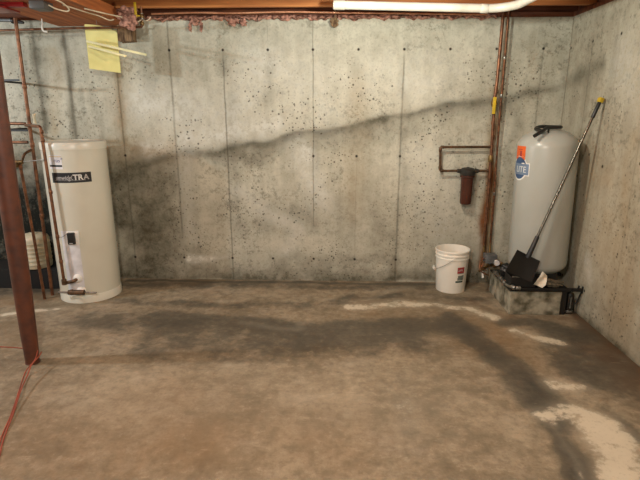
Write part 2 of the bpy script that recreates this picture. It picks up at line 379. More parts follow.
BACK_STAINS_AND_DARK = [
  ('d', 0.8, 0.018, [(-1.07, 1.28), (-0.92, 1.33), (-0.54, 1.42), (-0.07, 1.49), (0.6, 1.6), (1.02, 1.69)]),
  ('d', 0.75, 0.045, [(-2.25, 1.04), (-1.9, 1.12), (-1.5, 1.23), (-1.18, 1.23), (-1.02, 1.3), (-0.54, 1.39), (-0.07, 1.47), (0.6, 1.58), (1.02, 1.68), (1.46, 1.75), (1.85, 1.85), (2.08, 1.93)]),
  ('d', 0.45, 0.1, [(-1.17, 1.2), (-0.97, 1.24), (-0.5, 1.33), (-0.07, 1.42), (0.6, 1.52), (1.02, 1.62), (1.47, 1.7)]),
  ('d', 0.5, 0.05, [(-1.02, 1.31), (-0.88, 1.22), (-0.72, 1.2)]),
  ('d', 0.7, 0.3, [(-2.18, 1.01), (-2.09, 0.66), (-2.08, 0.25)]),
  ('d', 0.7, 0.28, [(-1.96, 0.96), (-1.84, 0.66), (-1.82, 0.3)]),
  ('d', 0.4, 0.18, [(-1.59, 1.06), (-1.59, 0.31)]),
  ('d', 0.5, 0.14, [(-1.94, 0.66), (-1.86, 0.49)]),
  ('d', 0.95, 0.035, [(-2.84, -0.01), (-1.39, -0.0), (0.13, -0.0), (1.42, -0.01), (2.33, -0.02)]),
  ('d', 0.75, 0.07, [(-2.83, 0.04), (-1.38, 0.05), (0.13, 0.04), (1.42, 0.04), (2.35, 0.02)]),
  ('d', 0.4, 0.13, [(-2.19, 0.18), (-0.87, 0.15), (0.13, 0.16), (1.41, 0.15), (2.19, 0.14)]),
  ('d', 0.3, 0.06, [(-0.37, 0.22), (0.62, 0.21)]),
  ('d', 0.75, 0.04, [(-2.47, 2.28), (-2.49, 1.84), (-2.49, 1.43)]),
  ('d', 0.75, 0.06, [(-2.73, 2.32), (-2.76, 1.93), (-2.78, 1.52)]),
  ('d', 0.35, 0.09, [(-2.8, 2.28), (-2.88, 1.48)]),
  ('d', 0.4, 0.04, [(-2.25, 1.88), (-2.25, 1.43)]),
  ('d', 0.3, 0.04, [(-2.37, 1.84), (-2.39, 1.43)]),
  ('d', 0.3, 0.1, [(-1.75, 2.2), (-1.72, 1.97)]),
  ('d', 0.25, 0.12, [(-1.57, 2.1), (-1.28, 2.05)]),
  ('d', 0.35, 0.05, [(-1.05, 2.14), (-1.04, 1.97)]),
  ('d', 0.35, 0.05, [(-0.64, 2.14), (-0.64, 1.88), (-0.63, 1.75)]),
  ('d', 0.25, 0.09, [(0.16, 2.09), (0.18, 1.99)]),
  ('b', 0.35, 0.1, [(0.18, 1.92), (0.2, 1.48)]),
  ('b', 0.3, 0.1, [(0.15, 1.3), (0.14, 0.68)]),
  ('b', 0.5, 0.13, [(-2.17, 1.31), (-1.88, 1.31), (-1.61, 1.26)]),
  ('b', 0.4, 0.1, [(-1.99, 2.1), (-2.03, 1.57)]),
  ('b', 0.4, 0.06, [(-2.61, 2.19), (-2.67, 1.48)]),
  ('r', 0.95, 0.035, [(1.43, 1.11), (1.42, 0.58), (1.43, 0.15)]),
  ('r', 0.5, 0.02, [(1.43, 1.57), (1.45, 1.11)]),
  ('b', 0.95, 0.03, [(1.44, 1.21), (1.44, 0.58), (1.45, 0.21)]),
  ('b', 0.7, 0.05, [(1.41, 1.83), (1.44, 1.11), (1.47, 0.21)]),
  ('b', 0.6, 0.02, [(1.46, 2.33), (1.46, 1.83)]),
  ('b', 0.5, 0.04, [(1.43, 0.88), (1.44, 0.68)]),
  ('d', 0.3, 0.04, [(0.58, 2.09), (0.6, 0.92), (0.58, 0.28)]),
  ('d', 0.25, 0.06, [(-0.23, 1.3), (-0.22, 0.52)]),
  ('d', 0.3, 0.06, [(-0.99, 1.75), (-1.03, 0.31)]),
  ('d', 0.35, 0.05, [(1.61, 1.66), (1.63, 0.44)]),
  ('d', 0.25, 0.04, [(1.98, 2.25), (1.99, 1.48)]),
  ('k', 0.95, 0.42, [(-3.99, 0.55), (-3.18, 0.48), (-2.94, 0.45)]),  # lower left of the wall, nearly black towards the floor
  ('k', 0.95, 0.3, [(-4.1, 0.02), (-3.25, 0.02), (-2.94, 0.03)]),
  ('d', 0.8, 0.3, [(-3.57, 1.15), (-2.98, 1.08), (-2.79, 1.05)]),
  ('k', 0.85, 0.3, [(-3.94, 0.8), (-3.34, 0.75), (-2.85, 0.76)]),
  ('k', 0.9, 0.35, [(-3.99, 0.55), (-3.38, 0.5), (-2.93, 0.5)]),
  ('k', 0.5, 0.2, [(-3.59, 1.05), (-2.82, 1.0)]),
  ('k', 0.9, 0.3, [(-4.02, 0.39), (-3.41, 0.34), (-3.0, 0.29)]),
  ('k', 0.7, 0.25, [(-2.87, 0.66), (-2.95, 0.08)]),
  ('l', 1, 0.035, [(-1.5, 0.21), (-1.38, 0.18), (-1.28, 0.18)]),
  ('l', 0.4, 0.025, [(-1.25, 0.18), (-1.11, 0.23)]),
  ('l', 0.3, 0.07, [(-1.46, 1.2), (-1.44, 0.41)]),
  ('l', 0.3, 0.25, [(0.38, 1.96), (0.91, 1.92)]),
  ('d', 0.35, 0.35, [(-1.83, 0.81), (-0.96, 0.52), (-0.07, 0.62)]),
  ('d', 0.3, 0.3, [(0.42, 0.48), (1.09, 0.53)]),
  ('l', 0.3, 0.3, [(-0.35, 2.01), (-0.17, 1.75)]),
  ('l', 0.55, 0.2, [(-1.28, 1.66), (-1.84, 1.75)]),
  ('l', 0.5, 0.1, [(-1.78, 1.29), (-1.15, 1.43), (-0.54, 1.55)]),
  ('l', 0.5, 0.12, [(-0.17, 0.82), (-0.36, 1.3)]),
  ('l', 0.4, 0.2, [(-0.71, 2.1), (-0.91, 1.66)]),
  ('l', 0.25, 0.25, [(0.77, 1.2), (0.99, 0.63)]),
  ('l', 0.35, 0.08, [(-0.98, 0.91), (-0.36, 0.52), (-0.47, 0.32)]),
]
RIGHT_STAINS = [
  ('d', 0.55, 0.05, [(4.58, 1.93), (4.37, 2.01), (4.11, 2.05)]),
  ('d', 0.4, 0.08, [(4.13, 2.02), (4.44, 1.95)]),
  ('d', 0.3, 0.05, [(4.28, 2.16), (4.25, 1.58)]),
  ('d', 0.25, 0.05, [(3.94, 2.15), (3.9, 1.73)]),
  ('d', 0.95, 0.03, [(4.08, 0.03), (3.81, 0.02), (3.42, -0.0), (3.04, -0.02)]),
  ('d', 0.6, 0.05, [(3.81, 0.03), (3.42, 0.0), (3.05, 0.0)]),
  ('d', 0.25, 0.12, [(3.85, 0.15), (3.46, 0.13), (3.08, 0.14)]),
  ('b', 0.35, 0.3, [(3.88, 1.13), (3.58, 0.58), (3.23, 0.25)]),
  ('b', 0.3, 0.05, [(3.56, 1.52), (3.44, 0.84)]),
  ('l', 0.3, 0.2, [(3.78, 2.0), (3.54, 1.79)]),
  ('l', 0.4, 0.05, [(3.9, 0.5), (3.79, 0.35)]),
]
FLOOR_STAINS_AND_DARK = [
  ('l', 1, 0.045, [(-2.82, 3.74), (-2.62, 3.83), (-2.42, 3.9)]),
  ('l', 0.5, 0.02, [(-2.42, 3.9), (-2.04, 3.81), (-1.8, 3.84), (-1.7, 3.71)]),
  ('l', 0.35, 0.04, [(-0.77, 3.61), (-0.28, 3.53), (-0.25, 3.68)]),
  ('l', 0.3, 0.05, [(-1.57, 4.17), (-0.96, 4.14), (-0.43, 4.28), (-0.06, 4.17)]),
  ('l', 0.3, 0.02, [(-1.54, 3.52), (-1.41, 3.48)]),
  ('l', 0.9, 0.09, [(0.14, 4.03), (0.56, 4.12), (1.15, 4.0), (1.28, 3.85)]),
  ('l', 0.45, 0.05, [(0.3, 4.23), (0.51, 4.44), (0.71, 4.5)]),
  ('d', 0.5, 0.1, [(-1.96, 4.11), (-1.2, 4.01), (-0.32, 4.02), (0.12, 4.17)]),
  ('d', 0.75, 0.16, [(-1.41, 3.72), (-0.61, 3.59), (-0.05, 3.54), (0.76, 3.72), (1.0, 3.57)]),
  ('d', 0.6, 0.22, [(-2.03, 3.7), (-1.05, 3.47), (-0.27, 3.36), (0.49, 3.52)]),
  ('d', 0.45, 0.2, [(-1.33, 3.16), (-0.67, 3.11), (-0.04, 3.21), (0.61, 3.31)]),
  ('d', 0.6, 0.08, [(0.12, 4.25), (0.86, 4.32), (1.29, 4.21)]),
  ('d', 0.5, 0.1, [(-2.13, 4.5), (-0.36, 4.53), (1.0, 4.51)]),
  ('d', 1, 0.1, [(0.98, 3.8), (1.06, 3.37), (1.16, 3.02), (1.24, 2.71), (1.22, 2.42)]),
  ('d', 1, 0.09, [(1.23, 2.75), (1.22, 2.42), (1.18, 2.17), (1.12, 1.9)]),
  ('d', 0.6, 0.12, [(1.12, 3.1), (1.17, 2.67)]),
  ('d', 0.8, 0.1, [(1.36, 3.74), (1.6, 3.74), (1.74, 3.6)]),
  ('d', 0.9, 0.22, [(1.82, 3.51), (1.84, 3.06), (1.64, 2.92)]),
  ('d', 0.65, 0.15, [(1.6, 3.26), (1.64, 2.8), (1.79, 2.64)]),
  ('d', 0.9, 0.04, [(2.05, 3.96), (2.01, 3.38), (1.98, 2.97)]),
  ('d', 0.6, 0.1, [(2.02, 3.7), (1.98, 2.97)]),
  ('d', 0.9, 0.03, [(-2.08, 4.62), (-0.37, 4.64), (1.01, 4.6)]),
  ('r', 0.6, 0.05, [(2.03, 3.92), (2.0, 3.34), (1.97, 2.89)]),
  ('r', 0.4, 0.12, [(1.88, 3.27), (1.79, 2.64)]),
  ('r', 0.5, 0.05, [(1.2, 4.21), (1.36, 3.86), (1.92, 3.83)]),
  ('b', 0.8, 0.12, [(1.98, 3.7), (1.94, 3.06), (1.85, 2.54)]),
  ('d', 0.5, 0.06, [(1.51, 2.53), (1.55, 2.35), (1.58, 2.19)]),
  ('l', 0.8, 0.07, [(1.39, 3.59), (1.53, 3.45), (1.67, 3.34)]),
  ('l', 1, 0.07, [(1.35, 2.8), (1.5, 2.76)]),
  ('l', 1.0, 0.1, [(1.33, 2.54), (1.41, 2.45), (1.37, 2.26), (1.33, 2.04), (1.32, 1.94)]),
  ('l', 1, 0.09, [(1.28, 2.52), (1.18, 2.48)]),
  ('l', 1, 0.09, [(1.44, 2.39), (1.48, 2.26), (1.4, 2.04)]),
  ('l', 0.4, 0.03, [(1.19, 2.38), (1.17, 2.1), (1.16, 1.97)]),
  ('b', 0.6, 0.25, [(1.12, 3.58), (1.26, 3.1), (1.09, 3.77)]),
  ('b', 0.55, 0.3, [(-1.53, 2.16), (-1.03, 2.1), (-0.81, 2.18)]),
  ('b', 0.4, 0.3, [(-1.04, 2.54), (-0.62, 2.27), (0.02, 2.21)]),
  ('b', 0.5, 0.2, [(-2.46, 3.2), (-2.47, 3.46)]),
  ('k', 0.8, 0.12, [(-3.75, 4.25), (-3.08, 4.27), (-2.7, 4.31)]),  # nearly black floor strip along the front of the crate
  ('b', 0.8, 0.12, [(-3.55, 4.0), (-2.92, 4.03), (-2.6, 4.13)]),
  ('b', 0.5, 0.3, [(0.37, 3.95), (0.84, 3.76), (1.27, 3.58)]),
  ('l', 0.3, 0.3, [(-0.62, 2.56), (-0.04, 2.68), (0.48, 2.49)]),
  ('l', 0.25, 0.25, [(-1.45, 2.53), (-1.03, 2.35)]),
  ('l', 0.18, 0.25, [(-0.74, 2.78), (-0.11, 2.92), (0.72, 2.83)]),
  ('l', 0.2, 0.2, [(-1.62, 2.75), (-1.16, 2.7)]),
  ('l', 0.2, 0.25, [(-0.2, 2.38), (0.47, 2.4)]),
  ('l', 0.2, 0.08, [(-1.28, 2.86), (-1.19, 2.79)]),
  ('l', 0.2, 0.06, [(-0.74, 2.96), (-0.67, 2.93)]),
  ('d', 0.3, 0.08, [(0.41, 2.82), (0.41, 2.31)]),
  ('l', 0.25, 0.1, [(0.79, 2.6), (0.96, 2.24)]),
]

# ---------------------------------------------------------------- room shell
BACK_Y, RIGHT_X, WALL_H = 4.69, 2.026, 2.44
def slab(name, axis_u, axis_v, u0, u1, v0, v1, step, front, depth, m, stains, flip):
    """solid slab whose front face is a fine grid carrying stain and tone attributes"""
    nu = max(2, int((u1-u0)/step)); nv = max(2, int((v1-v0)/step))
    us = np.linspace(u0, u1, nu+1); vs = np.linspace(v0, v1, nv+1)
    ax3 = 3-axis_u-axis_v
    U, V = np.meshgrid(us, vs, indexing='ij')
    co = np.zeros(((nu+1)*(nv+1)+8, 3)); n = (nu+1)*(nv+1)
    co[:n, axis_u] = U.ravel(); co[:n, axis_v] = V.ravel(); co[:n, ax3] = front
    k = n
    for d in (0, depth):
        for (a, b_) in ((u0, v0), (u1, v0), (u1, v1), (u0, v1)):
            co[k, axis_u] = a; co[k, axis_v] = b_; co[k, ax3] = front+d; k += 1
    idx = np.arange(n).reshape(nu+1, nv+1)
    q = np.stack([idx[:-1, :-1], idx[1:, :-1], idx[1:, 1:], idx[:-1, 1:]], -1).reshape(-1, 4)
    if flip: q = q[:, ::-1]
    faces = q.tolist()
    s = [(n+4, n+5, n+6, n+7)]+[(n+i, n+(i+1) % 4, n+4+(i+1) % 4, n+4+i) for i in range(4)]
    faces += [tuple(reversed(f)) if not flip else f for f in s]
    me = bpy.data.meshes.new(name); me.from_pydata(co.tolist(), [], faces); me.update()
    F = stain_fields(U.ravel(), V.ravel(), stains)
    for key, an in (('d', 'dark'), ('l', 'light'), ('b', 'brown'), ('r', 'rust'), ('k', 'near_black')):
        at = me.attributes.new(an, 'FLOAT', 'POINT'); arr = np.zeros(n+8, dtype=np.float32); arr[:n] = F[key]
        at.data.foreach_set('value', arr)
    me.materials.append(m)
    o = bpy.data.objects.new(name, me); C.objects.link(o); o['kind'] = 'structure'
    return o

S = .4064; X0 = -.2308
BASE, BASE2 = (208, 205, 187), (172, 168, 150)
DARK, BROWN, LIGHT = (84, 80, 64), (156, 134, 96), (226, 227, 218)
XL3, XL4 = -1.532, -2.03
bseams = [(X0-6*S-.1, .02, .8, 1.3, 2.44), (-2.485, .018, .8, 1.2, 2.44), (XL4, .010, .7, 0, 2.44), (XL3, .012, .75, .4, 2.44), (X0-2*S, .009, 1.0, 0, 2.2),
          (X0, .007, .85, .5, 2.44), (X0+2*S, .011, .9, 0, 2.2), (X0+4*S, .008, .35, 0, 2.2), (X0+5*S, .010, .6, .8, 2.3), (X0+1*S, .006, .3, .2, 1.3), (X0-1*S, .006, .4, 2.2, 2.44)]
bholes = [(X0+i*S, 2.182) for i in range(-2, 6)]+[(X0+i*S, .228) for i in (-2, -1, 0, 1, 2)]+[(XL3, 2.182), (XL3, .228), (XL4, .228)]+[(X0+i*S, 1.24) for i in (0, 1, 2)]+[(XL4, 1.24)]
M['wall_back'] = concrete_wall('wall_back_concrete', 0, bseams, bholes, None, BASE, BASE2, DARK, BROWN, LIGHT)
rseams = [(4.675, .012, .8, .9, 2.44), (4.28, .010, .5, .6, 2.3), (3.87, .010, .25, .8, 2.44), (3.45, .010, .3, 0, 2.44)]
rholes = [(4.66, 2.182), (4.28, 2.19), (3.87, 2.19), (3.46, 2.19), (4.28, .228), (3.87, .228), (3.87, 1.24), (3.40, 1.31)]
M['wall_right'] = concrete_wall('wall_right_concrete', 1, rseams, rholes, None, (186, 180, 160), (156, 149, 130), DARK, (168, 144, 108), LIGHT)
M['wall_plain'] = mat('wall_plain_concrete', (190, 182, 160), .9, 0, (150, 142, 120), 2)
M['floor'] = concrete_floor('floor_concrete')

slab('wall_back', 0, 2, -6.0, RIGHT_X, 0, WALL_H, .02, BACK_Y, .22, M['wall_back'], BACK_STAINS_AND_DARK, False)
slab('wall_right', 1, 2, -2.0, BACK_Y, 0, WALL_H, .02, RIGHT_X, .22, M['wall_right'], RIGHT_STAINS, True)
slab('floor', 0, 1, -6.0, RIGHT_X, -2.0, BACK_Y, .025, 0, -.12, M['floor'], FLOOR_STAINS_AND_DARK, False)
bm = bmesh.new(); box(bm, (-6.22, -2, 0), (-6.0, BACK_Y+.22, WALL_H)); struct('wall_left', bm, M['wall_plain'])
bm = bmesh.new(); box(bm, (-6.22, -2, 2.72), (RIGHT_X+.22, BACK_Y+.22, 2.74)); struct('ceiling', bm, M['wood'])
# sill plates and rim boards on top of the walls
bm = bmesh.new(); box(bm, (-6.0, BACK_Y+.001, WALL_H), (RIGHT_X, BACK_Y+.14, WALL_H+.038)); struct('trim_1', bm, M['wood_dark'])
bm = bmesh.new(); box(bm, (RIGHT_X, -2, WALL_H), (RIGHT_X+.14, BACK_Y+.14, WALL_H+.038)); struct('trim_2', bm, M['wood_dark'])
bm = bmesh.new(); box(bm, (-6.0, BACK_Y+.06, WALL_H+.038), (RIGHT_X+.1, BACK_Y+.1, 2.72)); struct('trim_3', bm, M['wood_dark'])
bm = bmesh.new(); box(bm, (RIGHT_X+.06, -2, WALL_H+.038), (RIGHT_X+.1, BACK_Y+.06, 2.72)); struct('trim_4', bm, M['wood_dark'])
# floor joists overhead, parallel to the back wall
def make_joist(y, x0, x1):
    bm = bmesh.new(); box(bm, (x0, y, 2.482), (x1, y+.04, 2.718), .002); return obj('ceiling_joist', bm, M['wood'], None, False)
j0 = None
for k, y in enumerate((4.40, 3.99, 3.58, 3.17, 2.76, 2.35)):
    if j0 is None:
        j0 = make_joist(y, -5.9, RIGHT_X+.05); o = j0
        tag(o, 'orange-brown wooden joist overhead nearest the back wall, running above the copper pipe', 'joist', 'ceiling joists')
    else:
        o = j0.copy(); C.objects.link(o); o.location.y = y+.02
        o['label'] = 'wooden ceiling joist out of the picture above, %s row in front of the back wall' % ('second third fourth fifth sixth'.split()[k-1])

# wide built-up girder that the steel post carries, three planks across
g = thing('wooden_girder', 'wide orange-brown wooden girder under the joists at top left', 'girder', (-2.175, 3.4, 2.385))
xs = [-2.51, -2.287, -2.063, -1.84]
for a, b_ in zip(xs, xs[1:]):
    bm = bmesh.new(); box(bm, (a+.001, 1.2, 2.385), (b_-.001, 4.675, 2.48), .003); obj('plank', bm, M['wood_y'], g, False)
bm = bmesh.new()
vs = box(bm, (-1.95, 4.60, 2.25), (-1.82, 4.688, 2.384), .006)
for v in vs: v.co += Vector((random.uniform(-.012, .012), 0, random.uniform(-.012, .012) if v.co.z < 2.3 else 0))
o = obj('beam_end_block', bm, M['rot'], None, False); tag(o, 'weathered split wood block against the wall under the girder end, beside the yellow board', 'wood block')

# steel post
bm = bmesh.new(); tube(bm, [(-2.062, 2.96, .006), (-2.06, 2.96, .06), (-2.057, 2.96, .2), (-2.05, 2.96, .6), (-2.04, 2.96, 1.2), (-2.015, 2.96, 2.372)], [.043, .045, .050, .056, .059, .059], 28)
p = thing('support_post', 'rusty red-brown round steel post standing at the left edge of the picture', 'post', (-2.06, 2.96, 0))
obj('column', bm, M['post'], p)
bm = bmesh.new(); box(bm, (-2.10, 2.88, 2.372), (-1.90, 3.04, 2.384), .002); obj('top_plate', bm, M['post'], p, False)
bm = bmesh.new(); lathe(bm, [(.047, 0), (.047, .005), (.045, .006)], (-2.06, 2.96, 0)); obj('foot_ring', bm, M['post'], p)

# ---------------------------------------------------------------- water heater
HX, HY, HR = -2.29, 4.262, .258
HC = (HX, HY)
h = thing('water_heater', 'tall cream cylindrical water heater with a black brand label', 'water heater', (HX, HY, 0))
bm = bmesh.new(); lathe(bm, [(HR-.02, .0), (HR-.006, .004), (HR, .03), (HR, 1.345)], (HX, HY, 0), 72, cap=(True, True)); obj('tank_shell', bm, M['heater'], h)
bm = bmesh.new(); lathe(bm, [(HR+.004, 1.34), (HR+.0045, 1.392), (HR-.001, 1.40), (HR-.012, 1.401), (HR-.014, 1.394), (.02, 1.398)], (HX, HY, 0), 72); obj('top_cap', bm, M['heater_cap'], h)
bm = bmesh.new(); lathe(bm, [(HR+.003, .001), (HR+.003, .07), (HR, .075)], (HX, HY, 0), 72, cap=(True, False)); obj('base_ring', bm, M['heater_cap'], h)
ca = math.atan2(-HY, -HX)     # facing the camera
def ang_px(x):                # angle on the cylinder for a lateral offset (metres, right positive) seen from the front
    return ca+math.asin(max(-.98, min(.98, x/HR)))
# wide black brand label
bm = bmesh.new(); disc_on(bm, HC, ca, HR, -.21, .108, 1.072, 1.156, .0012, 16); lb = obj('brand_label', bm, M['black_label'], h); lb['label'] = 'black brand label with white lettering'
text_on('lettering', 'umwidgl', M['text_grey'], lb, HC, ca, HR, -.178, 1.098, .050, shear=.3, sx=.78, bold=.0008)
text_on('lettering', '.', M['text_white'], lb, HC, ca, HR, -.045, 1.098, .055)
text_on('lettering', 'TR', M['text_white'], lb, HC, ca, HR, -.035, 1.096, .062, sx=1.0, extr=.001, bold=.0022)
text_on('lettering', 'A', M['text_grey'], lb, HC, ca, HR, .045, 1.096, .062, bold=.0016)
bm = bmesh.new(); disc_on(bm, HC, ca, HR, -.185, .06, 1.0905, 1.0925, .0018, 14); obj('underline', bm, M['text_grey'], lb)
# small rating sticker above
bm = bmesh.new(); disc_on(bm, HC, ca, HR, -.22, -.105, 1.185, 1.30, .0012, 8); st = obj('rating_sticker', bm, M['sticker'], h)
text_on('lettering', 'rus"', M['purple'], st, HC, ca, HR, -.178, 1.243, .045, shear=.25)
bm = bmesh.new(); disc_on(bm, HC, ca, HR, -.22, -.107, 1.205, 1.22, .0018, 8); obj('black_bar', bm, M['black_label'], st)
bm = bmesh.new(); disc_on(bm, HC, ca, HR, -.22, -.107, 1.286, 1.290, .0018, 8); obj('gold_line', bm, M['yellow'], st)
# white paper panel, also painting in the enamel's cool reflection on this side; thermostat box
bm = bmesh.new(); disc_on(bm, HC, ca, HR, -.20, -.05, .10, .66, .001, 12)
sp_ = obj('paper_and_reflection', bm, M['sticker'], h)
tb = Matrix.Translation((HX+HR*math.cos(ca-.095/HR), HY+HR*math.sin(ca-.095/HR), .60)) @ Matrix.Rotation(ca-.095/HR+PI/2, 4, 'Z')
bm = bmesh.new(); box(bm, (-.05, -.006, -.058), (.05, .01, .058), .004, tb); tc_ = obj('thermostat_cover_plate', bm, M['white'], h)
bm = bmesh.new(); box(bm, (-.036, -.034, -.05), (.022, -.004, .05), .004, tb); tb_ = obj('thermostat_box', bm, M['black'], h, True)
bm = bmesh.new(); box(bm, (-.022, -.0355, -.043), (.006, -.033, -.037), 0, tb); obj('box_print', bm, M['text_grey'], tb_, False)
q0 = tb @ Vector((-.034, -.02, .045)); q1 = Vector((-2.375, 3.972, .625))
bm = bmesh.new(); tube(bm, catmull([q0, (q0+q1)/2+Vector((0, -.012, -.018)), q1+Vector((0, -.002, 0))]), .0022, 8); obj('sensor_wire', bm, M['grey_metal'], h)
# ports: upper escutcheon with elbow, lower with drain cock
for (s, z, lbl) in ((-.10, .235, 'u'), (-.085, .12, 'l')):
    a = ca+s/HR; d = Vector((math.cos(a), math.sin(a), 0)); c0 = Vector((HX, HY, z))+d*(HR-.004)
    bm = bmesh.new(); R_ = d.to_track_quat('Z', 'Y').to_matrix().to_4x4(); lathe(bm, [(.040, 0), (.040, .008), (.032, .02), (.018, .026)], c0, 24, R_); esc = obj('port_collar', bm, M['white'], h)
    if lbl == 'u':
        bm = bmesh.new(); tube(bm, [c0+d*.01, c0+d*.045+Vector((-.02, 0, -.012)), Vector((-2.362, 3.985, .2))], .015, 14, .02); obj('inlet_nipple', bm, M['copper_dark'], esc)
    else:
        e = c0+d*.045
        bm = bmesh.new(); tube(bm, [c0+d*.01, e], .013, 14)
        tube(bm, [e+Vector((-.10, -.005, 0)), e+Vector((-.095, -.005, 0)), e+Vector((.04, 0, 0)), e+Vector((.045, 0, 0))], [.014, .022, .022, .014], 14)
        collar(bm, e+Vector((-.07, 0, 0)), (1, 0, 0), .026, .02); collar(bm, e+Vector((.035, 0, 0)), (1, 0, 0), .023, .015)
        dv = obj('drain_valve', bm, M['copper_dark'], esc)
        bm = bmesh.new(); tube(bm, [e+Vector((.045, 0, 0)), e+Vector((.15, -.002, -.001))], .008, 12); obj('drain_stub', bm, M['steel'], h)
        bm = bmesh.new(); tube(bm, [e+Vector((-.1, -.004, 0)), e+Vector((-.185, -.01, .002))], .009, 12); obj('hose_thread', bm, M['steel'], h)

# ---------------------------------------------------------------- copper plumbing at the heater
def pipe(name, label, parts, cat='pipe', loc=None):
    t = thing(name, label, cat, loc); 
    for (nm, mt, pts, r, fil) in parts:
        bm = bmesh.new()
        if nm == 'coupling':
            bm.free()
            for (pp, dd) in pts:
                bm = bmesh.new(); collar(bm, pp, dd, r, fil); obj(nm, bm, M[mt], t)
            continue
        else: tube(bm, pts, r, 14, fil)
        obj(nm, bm, M[mt], t)
    return t
pipe('heater_feed_pipe', 'copper pipe dropping straight down the front of the water heater', [
    ('pipe_run', 'copper', [(-2.63, 4.17, 1.535), (-2.395, 3.985, 1.53), (-2.365, 3.965, .20)], .0125, .03),
    ('coupling', 'copper', [((-2.389, 3.981, 1.42), (0, 0, 1)), ((-2.39, 3.983, 1.49), (0, 0, 1)), ((-2.372, 3.97, .62), (0, 0, 1)), ((-2.369, 3.967, .40), (0, 0, 1)), ((-2.38, 3.975, 1.0), (0, 0, 1))], .0155, .028),
    ('coupling', 'copper_dark', [((-2.366, 3.966, .215), (0, 0, 1))], .021, .05),
], loc=(-2.365, 3.965, .19))
pipe('riser_pipe', 'long copper riser pipe just left of the water heater, rising to the girder', [
    ('pipe_run', 'copper', [(-2.605, 4.2, 2.375), (-2.618, 4.2, 1.3), (-2.633, 4.2, .0)], .0145, None),
    ('coupling', 'copper', [((-2.615, 4.2, 1.535), (0, 0, 1)), ((-2.617, 4.2, 1.37), (0, 0, 1)), ((-2.624, 4.2, .75), (0, 0, 1)), ((-2.611, 4.2, 1.85), (0, 0, 1))], .0185, .04),
    ('branch_pipe', 'copper', [(-2.65, 4.2, 1.547), (-3.1, 4.21, 1.55)], .0125, None),
    ('branch_pipe', 'copper', [(-2.652, 4.2, 1.392), (-3.1, 4.21, 1.392)], .0125, None),
], loc=(-2.633, 4.2, 0))
t = pipe('return_pipe', 'shorter copper pipe with a corroded brass valve, left of the riser pipe', [
    ('pipe_run', 'copper', [(-2.685, 4.1, 1.2), (-2.662, 4.1, .6), (-2.648, 4.1, 0)], .0125, None),
    ('offset_pipe', 'copper_dark', [(-2.62, 4.185, 1.33), (-2.655, 4.13, 1.30), (-2.685, 4.1, 1.2)], .011, .02),
    ('coupling', 'copper_dull', [((-2.685, 4.1, 1.19), (0, 0, 1)), ((-2.655, 4.1, .3), (0, 0, 1))], .016, .035),
], loc=(-2.648, 4.1, 0))
bm = bmesh.new(); tube(bm, [(-2.76, 4.095, 1.23), (-2.66, 4.10, 1.235)], .017, 14); collar(bm, (-2.71, 4.1, 1.215), (0, 0, 1), .022, .05); vv = obj('valve_body', bm, M['brass'], t)
bm = bmesh.new(); tube(bm, [(-2.71, 4.09, 1.225), (-2.71, 4.05, 1.225)], .006, 10); box(bm, (-2.74, 4.042, 1.216), (-2.68, 4.05, 1.234), .003); obj('valve_handle', bm, M['copper_dark'], vv)
bm = bmesh.new(); tube(bm, [(-2.745, 4.095, 1.225), (-2.745, 4.095, 1.06)], .010, 12); obj('drain_spout', bm, M['brass'], vv)
bm = bmesh.new(); tube(bm, [(-2.655, 4.1, 1.235), (-2.44, 4.05, 1.26)], .005, 10); obj('thin_line', bm, M['steel'], t)
# bracket stubs on the wall
for (x0_, x1_, y_, z_, lb) in ((-2.97, -2.65, 4.22, 1.49, 'short dark iron strap behind the copper pipes, level between the two branch pipes'), (-2.93, -2.66, 4.22, 1.90, 'short dark iron strap high on the riser pipe at the left edge')):
    bm = bmesh.new(); box(bm, (x0_, y_, z_-.008), (x1_, y_+.004, z_+.008), .001)
    box(bm, (x0_, y_, z_-.008), (x0_+.02, 4.688, z_+.008), .001)
    o = obj('pipe_strap', bm, M['black_plate'], None, False); tag(o, lb, 'pipe strap')
bm = bmesh.new(); lathe(bm, [(.012, 0), (.013, .02), (.010, .022), (.010, .055), (.013, .06), (.013, .075), (.006, .078)], (-2.475, 4.052, 1.552), 16)
o = obj('air_vent_cap', bm, M['cream'], None); tag(o, 'small cream plastic fitting standing on the copper pipe above the water heater', 'fitting')

# overhead copper pipe and yellow valve
t = pipe('overhead_pipe', 'horizontal copper pipe crossing below the girder at top left', [
    ('pipe_run', 'copper', [(-3.4, 4.3, 2.285), (-2.2, 4.3, 2.312), (-1.613, 4.3, 2.318), (-1.61, 4.3, 2.47)], .0095, .02),
    ('coupling', 'brass', [((-1.61, 4.3, 2.40), (0, 0, 1)), ((-1.613, 4.3, 2.345), (0, 0, 1))], .017, .03),
    ('shutoff_body', 'steel', [(-1.61, 4.3, 2.375), (-1.61, 4.3, 2.42)], .015, None),
], loc=(-1.613, 4.3, 2.3))
bm = bmesh.new(); box(bm, (-1.655, 4.262, 2.385), (-1.635, 4.27, 2.50), .003); tube(bm, [(-1.645, 4.268, 2.4), (-1.612, 4.295, 2.4)], .005, 8); obj('lever_handle', bm, M['yellow'], t)
bm = bmesh.new(); tube(bm, catmull([(-1.61, 4.285, 2.37), (-1.66, 4.27, 2.345), (-1.70, 4.28, 2.37)]), .004, 8); obj('zip_tie', bm, M['cable'], t)
bm = bmesh.new(); tube(bm, catmull([(-1.60, 4.285, 2.36), (-1.55, 4.27, 2.365), (-1.53, 4.28, 2.39)]), .004, 8); obj('zip_tie', bm, M['cable'], t)
